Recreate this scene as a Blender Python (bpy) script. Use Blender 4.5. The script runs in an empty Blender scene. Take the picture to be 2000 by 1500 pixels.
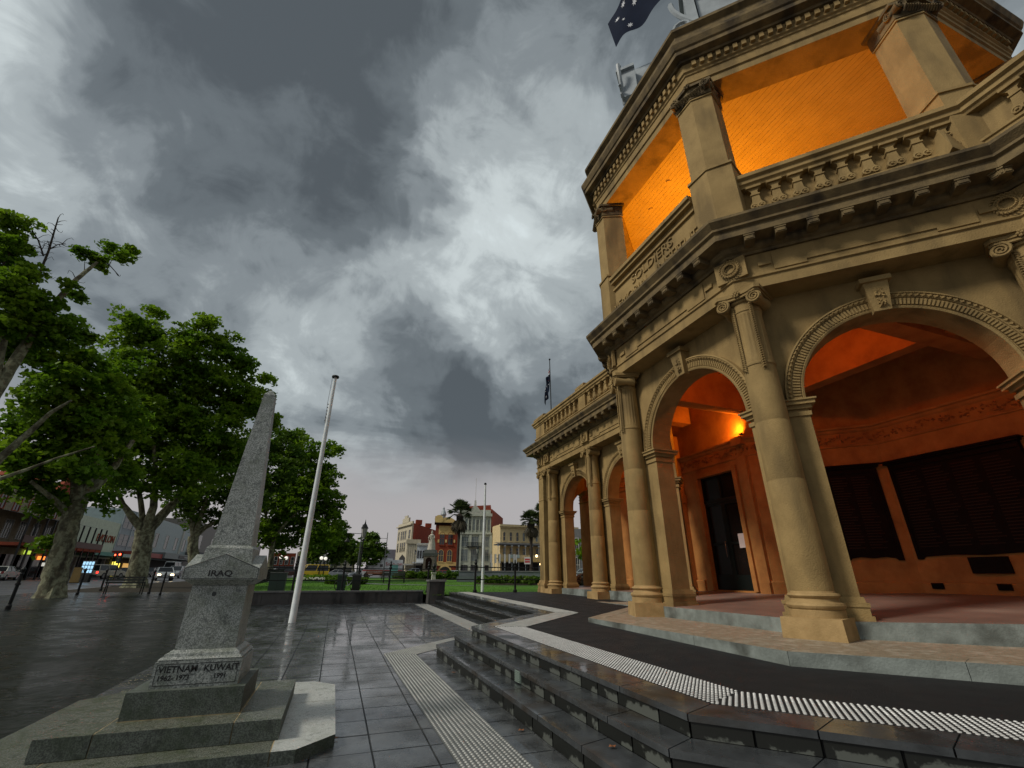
import bpy, bmesh, math, random
import numpy as np
from mathutils import Vector, Matrix
random.seed(7); RNG=np.random.default_rng(7)
SC=bpy.context.scene; COL=SC.collection
PI=math.pi
# ------------------------------------------------------------------ camera
FPX=869.7; H=1.55
PITCH=math.radians(23.3156); ROLL=math.radians(.3261); YAW=math.radians(20.0037)
FW=np.array([math.sin(YAW)*math.cos(PITCH),math.cos(YAW)*math.cos(PITCH),math.sin(PITCH)])
RT=np.array([math.cos(YAW),-math.sin(YAW),0.]); UP=np.cross(RT,FW)
_c,_s=math.cos(ROLL),math.sin(ROLL); RT,UP=_c*RT+_s*UP,-_s*RT+_c*UP
cam=bpy.data.cameras.new('camera'); camo=bpy.data.objects.new('camera',cam); COL.objects.link(camo)
cam.sensor_width=36; cam.lens=36*FPX/2000; cam.clip_start=.05; cam.clip_end=4000
camo.matrix_world=Matrix(((RT[0],UP[0],-FW[0],0),(RT[1],UP[1],-FW[1],0),(RT[2],UP[2],-FW[2],H),(0,0,0,1)))
SC.camera=camo
def ray(px,py): return FW*FPX+RT*(px-1000)-UP*(py-750)
def at(px,py,R):                       # point on that sight line at ground distance R
    r=ray(px,py); t=R/math.hypot(r[0],r[1]); return np.array([0,0,H])+r*t
def dirn(px,py): r=ray(px,py); return r/np.linalg.norm(r)
# ------------------------------------------------------------------ world
W=bpy.data.worlds.new('World'); SC.world=W; W.use_nodes=True
nt=W.node_tree; nt.nodes.clear()
def N(t,**k):
    n=nt.nodes.new(t)
    for a,b in k.items():
        if a.startswith('i_'): n.inputs[int(a[2:])].default_value=b
        else: setattr(n,a,b)
    return n
def Lk(a,b): nt.links.new(a,b)
def M(op,a,b=None,c=None,clamp=False):
    n=nt.nodes.new('ShaderNodeMath'); n.operation=op; n.use_clamp=clamp
    for i,v in enumerate((a,b,c)):
        if v is None: continue
        if isinstance(v,(int,float)): n.inputs[i].default_value=v
        else: Lk(v,n.inputs[i])
    return n.outputs[0]
def VM(op,a,b=None):
    n=nt.nodes.new('ShaderNodeVectorMath'); n.operation=op
    for i,v in enumerate((a,b)):
        if v is None: continue
        if isinstance(v,(tuple,list)): n.inputs[i].default_value=v
        elif hasattr(v,'default_value') or hasattr(v,'is_output'): Lk(v,n.inputs[i])
    return n
tc=N('ShaderNodeTexCoord'); D=tc.outputs['Generated']
SUN_EL=math.radians(42); SUN_AZ=math.radians(-94)      # azimuth from +Y, clockwise
sky=N('ShaderNodeTexSky',sky_type='NISHITA',sun_disc=False,sun_elevation=SUN_EL,sun_rotation=SUN_AZ)
sep=N('ShaderNodeSeparateXYZ'); Lk(D,sep.inputs[0])
den=M('ADD',M('MAXIMUM',sep.outputs[2],0.0),.16)
cb=N('ShaderNodeCombineXYZ'); Lk(M('DIVIDE',sep.outputs[0],den),cb.inputs[0]); Lk(M('DIVIDE',sep.outputs[1],den),cb.inputs[1])
def noise(vec,scale,detail,rough,dist=0.):
    n=N('ShaderNodeTexNoise'); n.inputs['Scale'].default_value=scale; n.inputs['Detail'].default_value=detail
    n.inputs['Roughness'].default_value=rough; n.inputs['Distortion'].default_value=dist; Lk(vec,n.inputs['Vector']); return n
# directional warping so that every cloud patch gets ragged edges
wn=noise(D,2.6,5,.6); wo=VM('MULTIPLY_ADD',wn.outputs['Color'],(.6,.6,.6)); wo.inputs[2].default_value=(-.3,-.3,-.3)
Dw=VM('NORMALIZE',VM('ADD',D,wo.outputs[0]).outputs[0]).outputs[0]
def lobe(px,py,k,a):
    d=dirn(px,py); v=VM('DOT_PRODUCT',Dw,tuple(float(q) for q in d)).outputs['Value']
    return M('MULTIPLY',M('EXPONENT',M('MULTIPLY',M('SUBTRACT',v,1.0),k)),a)
n1=noise(cb.outputs[0],1.1,9,.56,.5); n2=noise(cb.outputs[0],.42,5,.55,.3); n3=noise(D,9.0,7,.62,.6)
val=M('ADD',M('MULTIPLY',M('SUBTRACT',n1.outputs[0],.5),1.55),M('MULTIPLY',M('SUBTRACT',n2.outputs[0],.5),.75))
val=M('ADD',val,M('MULTIPLY',M('SUBTRACT',n3.outputs[0],.5),.58))
LOBES=[(70,170,40,.46),(860,330,70,.22),(1010,430,60,.08),(560,430,110,.24),(620,640,60,.14),(500,220,160,.16),(900,560,50,.22),
       (640,160,34,-.42),(330,330,50,-.20),(430,60,30,-.16),(700,420,90,-.28),(940,790,130,-.36),(1000,860,240,-.46),(900,840,300,-.22),(800,720,70,-.20),
       (1100,300,60,.16),(480,480,90,-.06),(180,330,60,-.10),(1950,150,60,.22),(1060,880,300,-.2),(780,820,120,-.1)]
for l in LOBES: val=M('ADD',val,lobe(*l))
wz=M('ADD',sep.outputs[2],M('MULTIPLY',M('SUBTRACT',n2.outputs[0],.5),.22))
mr_=N('ShaderNodeMapRange'); mr_.interpolation_type='SMOOTHSTEP'; Lk(wz,mr_.inputs[0]); mr_.inputs[1].default_value=.29; mr_.inputs[2].default_value=.13; hz=mr_.outputs[0]   # rain haze below the cloud base
v0=M('ADD',M('MULTIPLY',val,M('SUBTRACT',1.0,M('MULTIPLY',hz,.95))),.53)
cr=N('ShaderNodeValToRGB'); Lk(v0,cr.inputs[0]); e=cr.color_ramp; e.interpolation='EASE'
e.elements[0].position=0.05; e.elements[0].color=(.080,.093,.100,1)
e.elements[1].position=1.15; e.elements[1].color=(.66,.73,.74,1)
for p,c in ((.28,(.130,.150,.160,1)),(.45,(.215,.243,.256,1)),(.64,(.360,.400,.410,1)),(.83,(.55,.605,.61,1))):
    q=e.elements.new(p); q.color=c
hm=N('ShaderNodeMixRGB',blend_type='MIX'); Lk(M('MULTIPLY',hz,.90),hm.inputs[0]); Lk(cr.outputs[0],hm.inputs[1]); hm.inputs[2].default_value=(.400,.372,.372,1)
ns=N('ShaderNodeMixRGB',blend_type='MIX'); ns.inputs[0].default_value=.93
sb=N('ShaderNodeMixRGB',blend_type='MULTIPLY'); sb.inputs[0].default_value=1; Lk(sky.outputs[0],sb.inputs[1]); sb.inputs[2].default_value=(.08,.08,.08,1)
Lk(sb.outputs[0],ns.inputs[1]); Lk(hm.outputs[0],ns.inputs[2])
bg=N('ShaderNodeBackground'); Lk(ns.outputs[0],bg.inputs[0]); bg.inputs[1].default_value=1.0
wout=N('ShaderNodeOutputWorld'); Lk(bg.outputs[0],wout.inputs[0])
# ------------------------------------------------------------------ sun
sl=bpy.data.lights.new('sun','SUN'); sl.energy=2.2; sl.angle=math.radians(12); sl.color=(1,.93,.82)
so=bpy.data.objects.new('sun',sl); COL.objects.link(so)
sd=Vector((math.sin(SUN_AZ)*math.cos(SUN_EL),math.cos(SUN_AZ)*math.cos(SUN_EL),math.sin(SUN_EL)))
so.rotation_euler=sd.to_track_quat('Z','Y').to_euler()
SC.view_settings.view_transform='Standard'; SC.view_settings.look='None'; SC.view_settings.exposure=.15; SC.view_settings.gamma=1
SC.view_settings.use_curve_mapping=False
SC.render.engine='CYCLES'; SC.render.resolution_x=1024; SC.render.resolution_y=768
# ------------------------------------------------------------------ materials
def mat(name,base,rough=.7,var=None,vscale=3.,spec=.5,bump=0.,bscale=30.,metal=0.,emit=None,estr=0.,coord='Object',detail=6,trans=0.,lo=.35,hi=.65,rvar=None,bdetail=4,third=None,tscale=.6,streak=None,coat=None):
    """principled material: base colour mixed with var by noise, bump noise, roughness variation"""
    m=bpy.data.materials.new(name); m.use_nodes=True; t=m.node_tree; b=t.nodes['Principled BSDF']
    def nn(ty): return t.nodes.new(ty)
    c4=lambda c:(c[0],c[1],c[2],1)
    b.inputs['Base Color'].default_value=c4(base); b.inputs['Roughness'].default_value=rough
    b.inputs['Metallic'].default_value=metal; b.inputs['Specular IOR Level'].default_value=spec
    if trans: b.inputs['Transmission Weight'].default_value=trans
    tcn=nn('ShaderNodeTexCoord'); src=tcn.outputs[coord] if coord!='World' else nn('ShaderNodeNewGeometry').outputs['Position']
    if var is not None:
        n=nn('ShaderNodeTexNoise'); n.inputs['Scale'].default_value=vscale; n.inputs['Detail'].default_value=detail; n.inputs['Roughness'].default_value=.62
        t.links.new(src,n.inputs['Vector'])
        r=nn('ShaderNodeMapRange'); r.inputs[1].default_value=lo; r.inputs[2].default_value=hi; t.links.new(n.outputs[0],r.inputs[0])
        mx=nn('ShaderNodeMixRGB'); mx.inputs[1].default_value=c4(base); mx.inputs[2].default_value=c4(var); t.links.new(r.outputs[0],mx.inputs[0])
        o=mx.outputs[0]
        if third is not None:
            n2=nn('ShaderNodeTexNoise'); n2.inputs['Scale'].default_value=tscale; n2.inputs['Detail'].default_value=5
            t.links.new(src,n2.inputs['Vector'])
            if streak is not None:
                mp=nn('ShaderNodeMapping'); mp.inputs['Scale'].default_value=(1,1,streak); t.links.new(src,mp.inputs[0]); t.links.new(mp.outputs[0],n2.inputs['Vector'])
            r2=nn('ShaderNodeMapRange'); r2.inputs[1].default_value=.5; r2.inputs[2].default_value=.68; t.links.new(n2.outputs[0],r2.inputs[0])
            mx2=nn('ShaderNodeMixRGB'); t.links.new(r2.outputs[0],mx2.inputs[0]); t.links.new(o,mx2.inputs[1]); mx2.inputs[2].default_value=c4(third); o=mx2.outputs[0]
        t.links.new(o,b.inputs['Base Color'])
        if coat is not None:
            n4=nn('ShaderNodeTexNoise'); n4.inputs['Scale'].default_value=coat[1]; n4.inputs['Detail'].default_value=5; t.links.new(src,n4.inputs['Vector'])
            r4=nn('ShaderNodeMapRange'); r4.inputs[1].default_value=.40; r4.inputs[2].default_value=.60; r4.inputs[4].default_value=coat[0]; t.links.new(n4.outputs[0],r4.inputs[0]); t.links.new(r4.outputs[0],b.inputs['Coat Weight']); b.inputs['Coat Roughness'].default_value=.05; b.inputs['Coat IOR'].default_value=1.45
        if rvar is not None:
            n3=nn('ShaderNodeTexNoise'); n3.inputs['Scale'].default_value=rvar[1]; n3.inputs['Detail'].default_value=6; t.links.new(src,n3.inputs['Vector'])
            rr=nn('ShaderNodeMapRange'); rr.inputs[1].default_value=.38; rr.inputs[2].default_value=.62; rr.inputs[3].default_value=rough; rr.inputs[4].default_value=rvar[0]
            t.links.new(n3.outputs[0],rr.inputs[0]); t.links.new(rr.outputs[0],b.inputs['Roughness'])
    if bump:
        nb=nn('ShaderNodeTexNoise'); nb.inputs['Scale'].default_value=bscale; nb.inputs['Detail'].default_value=bdetail; t.links.new(src,nb.inputs['Vector'])
        bp=nn('ShaderNodeBump'); bp.inputs['Strength'].default_value=bump; bp.inputs['Distance'].default_value=.02
        t.links.new(nb.outputs[0],bp.inputs['Height']); t.links.new(bp.outputs[0],b.inputs['Normal'])
        if coat is not None:
            bc=nn('ShaderNodeBump'); bc.inputs['Strength'].default_value=.12; bc.inputs['Distance'].default_value=.02; nc=nn('ShaderNodeTexNoise'); nc.inputs['Scale'].default_value=7; nc.inputs['Detail'].default_value=3; t.links.new(src,nc.inputs['Vector']); t.links.new(nc.outputs[0],bc.inputs['Height']); t.links.new(bc.outputs[0],b.inputs['Coat Normal'])
    if emit is not None:
        b.inputs['Emission Color'].default_value=c4(emit); b.inputs['Emission Strength'].default_value=estr
    return m
STONE=mat('tan_render',(.325,.225,.092),.85,(.235,.16,.064),1.6,.25,.5,45,third=(.17,.118,.05),tscale=2.2,streak=.22,coord='World')
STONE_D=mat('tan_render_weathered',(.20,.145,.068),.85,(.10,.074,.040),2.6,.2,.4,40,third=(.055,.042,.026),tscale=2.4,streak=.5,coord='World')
PLINTH=mat('tan_plinth',(.40,.27,.12),.8,(.27,.18,.075),3.,.25,.3,40,coord='World')
INNER=mat('ochre_wall',(.42,.19,.055),.85,(.28,.12,.035),1.8,.2,.3,35,coord='World')
RELIEF=mat('frieze_relief',(.33,.14,.045),.8,(.22,.09,.03),5,.2,.3,35,coord='World')
BOARD=mat('ceiling_boards',(.55,.42,.25),.6,(.48,.36,.2),2,.2,coord='World')
DARKB=mat('bronze_dark',(.010,.004,.002),.5,(.006,.002,.001),3,.07,.2,25)
FLOOR=mat('pink_concrete_floor',(.22,.14,.11),.45,(.15,.095,.075),1.2,.4,.1,60,third=(.28,.20,.16),coord='World')
CURBT=mat('concrete_edge_top',(.30,.24,.17),.5,(.20,.155,.105),11,.3,.6,40,third=(.36,.31,.24),tscale=6,coord='World')
CURBS=mat('concrete_edge_side',(.24,.27,.25),.6,(.15,.17,.155),4,.3,.3,40,third=(.07,.075,.065),tscale=1.7,coord='World')
ASPH=mat('wet_asphalt',(.010,.010,.011),.55,(.022,.022,.023),110,.25,.9,220,coord='World',rvar=(.7,3))
ROAD=mat('wet_road',(.045,.046,.05),.28,(.065,.066,.07),1.2,.5,.25,90,coord='World',rvar=(.5,.7))
PAVE=mat('bluestone_paver',(.055,.059,.062),.07,(.105,.112,.114),5,.5,.25,60,coord='World',third=(.035,.037,.037),tscale=2.6,rvar=(.36,4.0),coat=(.9,1.1))
PAVEL=mat('dark_setts',(.008,.010,.008),.24,(.026,.029,.026),6,.28,.8,9,coord='World',rvar=(.42,2.0),bdetail=6,coat=(.10,.8))
JOINT=mat('joint_dark',(.012,.013,.013),.5,(.02,.02,.02),9,.4)
TREAD=mat('wet_bluestone_tread',(.032,.035,.037),.13,(.060,.066,.070),3.5,.5,.12,50,coord='World',third=(.030,.024,.018),tscale=1.8,rvar=(.42,2.6),coat=(.8,1.6))
TACT=mat('tactile_paver',(.075,.080,.076),.35,(.115,.12,.112),4,.4,.2,60,coord='World',third=(.06,.065,.06),tscale=2)
STUD=mat('steel_stud',(.66,.66,.64),.4,(.52,.52,.50),8,.5,metal=.2)
STUDP=mat('paver_stud',(.46,.46,.43),.4,(.32,.325,.30),5,.5,coord='World')
GRASS_G=mat('lawn_green',(.055,.150,.008),.8,(.080,.185,.012),1.3,.2,.6,200,coord='World',third=(.045,.12,.008),tscale=.2)
SOIL=mat('garden_soil',(.02,.017,.012),.9,(.035,.028,.018),6,.2,.5,30)
WALLS=mat('wall_bluestone',(.055,.053,.050),.55,(.085,.082,.078),3,.35,.4,25,coord='World',third=(.015,.015,.014),tscale=3.2,streak=.25)
COPING=mat('coping_stone',(.11,.112,.108),.4,(.16,.16,.155),4,.4,.2,40,coord='World')
BLACKM=mat('black_metal',(.007,.008,.008),.5,(.012,.013,.013),6,.22)
WHITEP=mat('white_pole_paint',(.72,.76,.76),.35,(.58,.62,.62),5,.5)
GREYP=mat('grey_metal',(.33,.37,.39),.5,(.25,.28,.30),3,.5)
STATUE=mat('statue_marble',(.50,.46,.38),.7,(.36,.33,.27),3,.3,.3,20)
PEDST=mat('pedestal_granite',(.14,.12,.09),.6,(.08,.07,.055),5,.3,.3,20)
BARK=mat('plane_bark',(.235,.24,.155),.85,(.11,.105,.065),4.5,.2,1.4,14,lo=.44,hi=.56,third=(.045,.038,.026),tscale=2.6,streak=.45,coord='World')
BARKD=mat('dark_bark',(.055,.045,.035),.9,(.03,.025,.02),4,.2,1.,18)
GLASSD=mat('dark_glass',(.02,.024,.028),.08,(.035,.04,.045),1,.6)
GLASSL=mat('pale_glass',(.16,.20,.21),.12,(.08,.10,.11),.7,.6)
def granite(name,a,b,c,moss,rough):
    m=mat(name,a,rough,b,85,.45,.25,120,coord='Object',detail=3,lo=.42,hi=.58,third=None)
    t=m.node_tree; bs=t.nodes['Principled BSDF']; src=bs.inputs['Base Color'].links[0].from_socket
    tcn=t.nodes.new('ShaderNodeTexCoord')
    for col,sc,l,h,st in ((c,34,.56,.66,.8),(moss,4.5,.46,.66,.75),(c,11,.55,.63,.55)):
        n=t.nodes.new('ShaderNodeTexNoise'); n.inputs['Scale'].default_value=sc; n.inputs['Detail'].default_value=7; n.inputs['Roughness'].default_value=.7; t.links.new(tcn.outputs['Object'],n.inputs['Vector'])
        r=t.nodes.new('ShaderNodeMapRange'); r.inputs[1].default_value=l; r.inputs[2].default_value=h; r.inputs[4].default_value=st; t.links.new(n.outputs[0],r.inputs[0])
        mx=t.nodes.new('ShaderNodeMixRGB'); t.links.new(r.outputs[0],mx.inputs[0]); t.links.new(src,mx.inputs[1]); mx.inputs[2].default_value=(*col,1); src=mx.outputs[0]
    t.links.new(src,bs.inputs['Base Color']); return m
GRAN=granite('speckled_granite',(.42,.44,.41),(.15,.165,.155),(.045,.05,.05),(.13,.15,.11),.42)
GRANW=granite('weathered_granite_step',(.20,.21,.175),(.075,.085,.065),(.035,.04,.03),(.06,.08,.035),.14)
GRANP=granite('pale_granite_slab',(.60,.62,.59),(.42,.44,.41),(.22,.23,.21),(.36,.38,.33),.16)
GRANR=granite('rough_granite_edge',(.13,.15,.125),(.05,.058,.05),(.02,.022,.02),(.030,.045,.022),.6)
LETTER=mat('black_lettering',(.010,.010,.010),.5)
MORTAR=mat('yellow_mortar',(.42,.34,.18),.7,(.2,.15,.08),12,.3)
def riser_mat():
    m=bpy.data.materials.new('grimy_riser_block'); m.use_nodes=True; t=m.node_tree; b=t.nodes['Principled BSDF']; b.inputs['Roughness'].default_value=.45
    tcn=t.nodes.new('ShaderNodeTexCoord'); sp=t.nodes.new('ShaderNodeSeparateXYZ'); t.links.new(tcn.outputs['Generated'],sp.inputs[0])
    def mm(op,a,bv=None,cl=False):
        n=t.nodes.new('ShaderNodeMath'); n.operation=op; n.use_clamp=cl
        for i,v in enumerate((a,bv)):
            if v is None: continue
            if isinstance(v,(int,float)): n.inputs[i].default_value=v
            else: t.links.new(v,n.inputs[i])
        return n.outputs[0]
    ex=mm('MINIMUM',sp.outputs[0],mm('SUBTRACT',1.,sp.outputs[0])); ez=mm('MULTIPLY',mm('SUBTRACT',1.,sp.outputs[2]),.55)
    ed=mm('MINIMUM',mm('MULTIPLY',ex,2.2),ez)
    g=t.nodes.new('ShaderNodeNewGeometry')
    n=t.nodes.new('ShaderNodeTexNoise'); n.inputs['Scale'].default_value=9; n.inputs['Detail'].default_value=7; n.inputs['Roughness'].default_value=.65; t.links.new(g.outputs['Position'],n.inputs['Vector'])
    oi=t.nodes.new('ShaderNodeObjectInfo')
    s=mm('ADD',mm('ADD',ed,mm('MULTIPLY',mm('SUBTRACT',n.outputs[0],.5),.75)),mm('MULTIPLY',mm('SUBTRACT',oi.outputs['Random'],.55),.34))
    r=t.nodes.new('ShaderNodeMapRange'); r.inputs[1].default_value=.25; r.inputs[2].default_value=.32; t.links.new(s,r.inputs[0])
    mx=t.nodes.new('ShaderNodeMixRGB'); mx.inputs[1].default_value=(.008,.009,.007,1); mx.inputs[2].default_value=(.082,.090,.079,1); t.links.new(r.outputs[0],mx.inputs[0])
    t.links.new(mx.outputs[0],b.inputs['Base Color']); return m
RISER=riser_mat()
def leafmat(name,a,b,tr=.35):
    m=bpy.data.materials.new(name); m.use_nodes=True; t=m.node_tree; bs=t.nodes['Principled BSDF']; bs.inputs['Roughness'].default_value=.55; bs.inputs['Specular IOR Level'].default_value=.25
    g=t.nodes.new('ShaderNodeNewGeometry'); n=t.nodes.new('ShaderNodeTexNoise'); n.inputs['Scale'].default_value=.55; n.inputs['Detail'].default_value=4; t.links.new(g.outputs['Position'],n.inputs['Vector'])
    r=t.nodes.new('ShaderNodeMapRange'); r.inputs[1].default_value=.38; r.inputs[2].default_value=.62; t.links.new(n.outputs[0],r.inputs[0])
    mx=t.nodes.new('ShaderNodeMixRGB'); mx.inputs[1].default_value=(*a,1); mx.inputs[2].default_value=(*b,1); t.links.new(r.outputs[0],mx.inputs[0]); t.links.new(mx.outputs[0],bs.inputs['Base Color'])
    tl=t.nodes.new('ShaderNodeBsdfTranslucent'); t.links.new(mx.outputs[0],tl.inputs[0]); ms=t.nodes.new('ShaderNodeMixShader'); ms.inputs[0].default_value=tr
    out=t.nodes['Material Output']; t.links.new(bs.outputs[0],ms.inputs[1]); t.links.new(tl.outputs[0],ms.inputs[2]); t.links.new(ms.outputs[0],out.inputs[0]); return m
LEAF=leafmat('plane_leaves',(.090,.195,.008),(.175,.290,.014),.52)
LEAFD=leafmat('darker_leaves',(.050,.115,.008),(.100,.170,.012),.4)
PALML=leafmat('palm_fronds',(.035,.06,.015),(.07,.095,.03),.2)
PALMD=leafmat('dead_palm_skirt',(.055,.045,.022),(.035,.030,.015),.1)
def flat(name,c,rough=.5,metal=0.,spec=.5): return mat(name,c,rough,tuple(v*.8 for v in c),2.,spec,metal=metal)
def glow(name,c,s): return mat(name,c,.5,emit=c,estr=s)
# ------------------------------------------------------------------ mesh builder
class MB:
    def __init__(s): s.v=[];s.f=[];s.T=None
    def frame(s,o,x,y=None):
        """local frame: origin o, local x along x, local y along y, z up"""
        X=Vector((x[0],x[1],0)).normalized(); Y=Vector((y[0],y[1],0)).normalized() if y is not None else Vector((-X.y,X.x,0))
        s.T=Matrix(((X.x,Y.x,0,o[0]),(X.y,Y.y,0,o[1]),(0,0,1,o[2] if len(o)>2 else 0),(0,0,0,1))); return s
    def add(s,vs,fs):
        b=len(s.v)
        if s.T is not None: vs=[s.T@Vector(p) for p in vs]
        s.v.extend([(p[0],p[1],p[2]) for p in vs]); s.f.extend([tuple(i+b for i in f) for f in fs]); return s
    def box(s,x0,x1,y0,y1,z0,z1,tx=0,ty=0):
        """box; tx,ty shrink the top on every side"""
        return s.add([(x0,y0,z0),(x1,y0,z0),(x1,y1,z0),(x0,y1,z0),(x0+tx,y0+ty,z1),(x1-tx,y0+ty,z1),(x1-tx,y1-ty,z1),(x0+tx,y1-ty,z1)],
                     [(0,3,2,1),(4,5,6,7),(0,1,5,4),(1,2,6,5),(2,3,7,6),(3,0,4,7)])
    def cbox(s,c,d,tx=0,ty=0): return s.box(c[0]-d[0]/2,c[0]+d[0]/2,c[1]-d[1]/2,c[1]+d[1]/2,c[2]-d[2]/2,c[2]+d[2]/2,tx,ty)
    def prism(s,poly,z0,z1):
        n=len(poly); z=lambda a,p:a(p[0],p[1]) if callable(a) else a
        return s.add([(p[0],p[1],z(z0,p)) for p in poly]+[(p[0],p[1],z(z1,p)) for p in poly],
                     [tuple(range(n-1,-1,-1)),tuple(range(n,2*n))]+[(i,(i+1)%n,(i+1)%n+n,i+n) for i in range(n)])
    def prism_y(s,poly,y0,y1):           # polygon in x,z extruded along y
        n=len(poly)
        return s.add([(p[0],y0,p[1]) for p in poly]+[(p[0],y1,p[1]) for p in poly],
                     [tuple(range(n)),tuple(range(2*n-1,n-1,-1))]+[(i+n,(i+1)%n+n,(i+1)%n,i) for i in range(n)])
    def lathe(s,prof,c=(0,0),seg=24,cap=True,mod=None,sx=1.,sy=1.,ph=0.):
        vs=[];fs=[];n=len(prof)
        for r,z in prof:
            for k in range(seg):
                a=2*PI*k/seg+ph; rr=mod(r,z,a) if mod else r
                vs.append((c[0]+rr*math.cos(a)*sx,c[1]+rr*math.sin(a)*sy,z))
        for i in range(n-1):
            for k in range(seg):
                k2=(k+1)%seg; fs.append((i*seg+k,i*seg+k2,(i+1)*seg+k2,(i+1)*seg+k))
        if cap: fs.append(tuple(range(seg-1,-1,-1))); fs.append(tuple((n-1)*seg+k for k in range(seg)))
        return s.add(vs,fs)
    def tube(s,pts,rad,seg=6,cap=True):
        vs=[];fs=[];n=len(pts); P=[Vector(p) for p in pts]; prev=None
        for i,p in enumerate(P):
            t=(P[min(i+1,n-1)]-P[max(i-1,0)]); t=t.normalized() if t.length>1e-9 else Vector((0,0,1))
            ref=prev if prev is not None else (Vector((0,0,1)) if abs(t.z)<.9 else Vector((1,0,0)))
            a=ref-t*ref.dot(t); a=a.normalized() if a.length>1e-6 else t.orthogonal().normalized(); prev=a; b=t.cross(a)
            r=rad[i] if isinstance(rad,(list,tuple)) else rad
            for k in range(seg):
                an=2*PI*k/seg; q=p+a*(math.cos(an)*r)+b*(math.sin(an)*r); vs.append(tuple(q))
        for i in range(n-1):
            for k in range(seg):
                k2=(k+1)%seg; fs.append((i*seg+k,i*seg+k2,(i+1)*seg+k2,(i+1)*seg+k))
        if cap: fs.append(tuple(range(seg-1,-1,-1))); fs.append(tuple((n-1)*seg+k for k in range(seg)))
        return s.add(vs,fs)
    def sweep(s,path,prof,closed=False,cap=True):
        """profile (offset outward, z) along plan path with mitred corners; outward = right of travel"""
        n=len(path); vs=[]; P=[Vector((p[0],p[1])) for p in path]
        def nrm(a,b): d=(b-a).normalized(); return Vector((d.y,-d.x))
        for i in range(n):
            if closed: n1=nrm(P[i-1],P[i]); n2=nrm(P[i],P[(i+1)%n])
            else:
                n1=nrm(P[i-1],P[i]) if i else nrm(P[0],P[1]); n2=nrm(P[i],P[i+1]) if i<n-1 else n1
            m=(n1+n2)/(1+n1.dot(n2))
            for o,z in prof: vs.append((P[i].x+m.x*o,P[i].y+m.y*o,z))
        k=len(prof); fs=[]
        for i in range(n if closed else n-1):
            j=(i+1)%n
            for q in range(k-1): fs.append((i*k+q,j*k+q,j*k+q+1,i*k+q+1))
        if cap and not closed: fs.append(tuple(range(k))); fs.append(tuple((n-1)*k+q for q in range(k-1,-1,-1)))
        return s.add(vs,fs)
    def ball(s,c,r,seg=10,rings=6,sx=1,sy=1,sz=1):
        prof=[(math.sin(PI*i/rings)*r+1e-5,c[2]-math.cos(PI*i/rings)*r*sz) for i in range(rings+1)]
        return s.lathe(prof,(c[0],c[1]),seg,False,None,sx,sy)
    def mesh(s,name):
        me=bpy.data.meshes.new(name); me.from_pydata(s.v,[],s.f); me.update(); return me
    def build(s,name,m,parent=None,smooth=False,**tags):
        me=s.mesh(name)
        if m is not None: me.materials.append(m)
        if smooth:
            me.polygons.foreach_set('use_smooth',[True]*len(me.polygons))
            try: me.set_sharp_from_angle(angle=math.radians(38))
            except Exception: pass
        return link(name,me,parent,**tags)
def link(name,me,parent=None,**tags):
    o=bpy.data.objects.new(name,me); COL.objects.link(o)
    if parent is not None: o.parent=parent
    for k,v in tags.items(): o[k]=v
    return o
def thing(name,label,cat,loc=(0,0,0),rz=0.,group=None):
    o=bpy.data.objects.new(name,None); COL.objects.link(o); o.empty_display_size=.3; o.location=loc; o.rotation_euler=(0,0,rz)
    o['label']=label; o['category']=cat
    if group: o['group']=group
    return o
def dup(root,loc=None,rz=None,label=None,parent=None,mats=None):
    r=root.copy(); COL.objects.link(r)
    if loc is not None: r.location=loc
    if rz is not None: r.rotation_euler=(0,0,rz)
    if label: r['label']=label
    if parent is not None: r.parent=parent
    for ch in list(root.children):
        c=ch.copy(); COL.objects.link(c); c.parent=r
        for g in list(ch.children):
            d=g.copy(); COL.objects.link(d); d.parent=c
    return r
def text(s,size,ext,org,xd,yd,m,parent,name='lettering',align='CENTER',sx=1.,bold=0.):
    cu=bpy.data.curves.new('t','FONT'); cu.body=s; cu.size=size; cu.extrude=ext; cu.align_x=align; cu.align_y='CENTER'; cu.resolution_u=3; cu.offset=bold
    o=bpy.data.objects.new('t',cu); COL.objects.link(o); bpy.context.view_layer.update()
    me=bpy.data.meshes.new_from_object(o.evaluated_get(bpy.context.evaluated_depsgraph_get())); bpy.data.objects.remove(o)
    X=Vector(xd).normalized(); Y=Vector(yd).normalized(); Z=X.cross(Y)
    me.transform(Matrix(((X.x*sx,Y.x,Z.x,org[0]),(X.y*sx,Y.y,Z.y,org[1]),(X.z*sx,Y.z,Z.z,org[2]),(0,0,0,1))))
    me.materials.clear(); me.materials.append(m); return link(name,me,parent)
def g(y): return .0145*min(y,45.)+max(0.,y-45)*.008
# ------------------------------------------------------------------ plan helpers
def mitre(path):
    n=len(path); P=[Vector(p) for p in path]; out=[]
    def nr(a,b): d=(b-a).normalized(); return Vector((d.y,-d.x))
    for i in range(n):
        n1=nr(P[i-1],P[i]) if i else nr(P[0],P[1]); n2=nr(P[i],P[i+1]) if i<n-1 else n1
        out.append((n1+n2)/(1+n1.dot(n2)))
    return P,out
def off(path,o):
    P,m=mitre(path); return [(p.x+q.x*o,p.y+q.y*o) for p,q in zip(P,m)]
def lerp(a,b,t): return (a[0]+(b[0]-a[0])*t,a[1]+(b[1]-a[1])*t)
def inside(pt,poly):
    x,y=pt;c=False;n=len(poly)
    for i in range(n):
        x1,y1=poly[i];x2,y2=poly[(i+1)%n]
        if (y1>y)!=(y2>y) and x<(x2-x1)*(y-y1)/(y2-y1)+x1: c=not c
    return c
STEP=[(5.2,22.75),(5.2,12.1),(2.68,9.58),(2.80,3.55),(5.2,1.15),(5.2,-7)]
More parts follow.
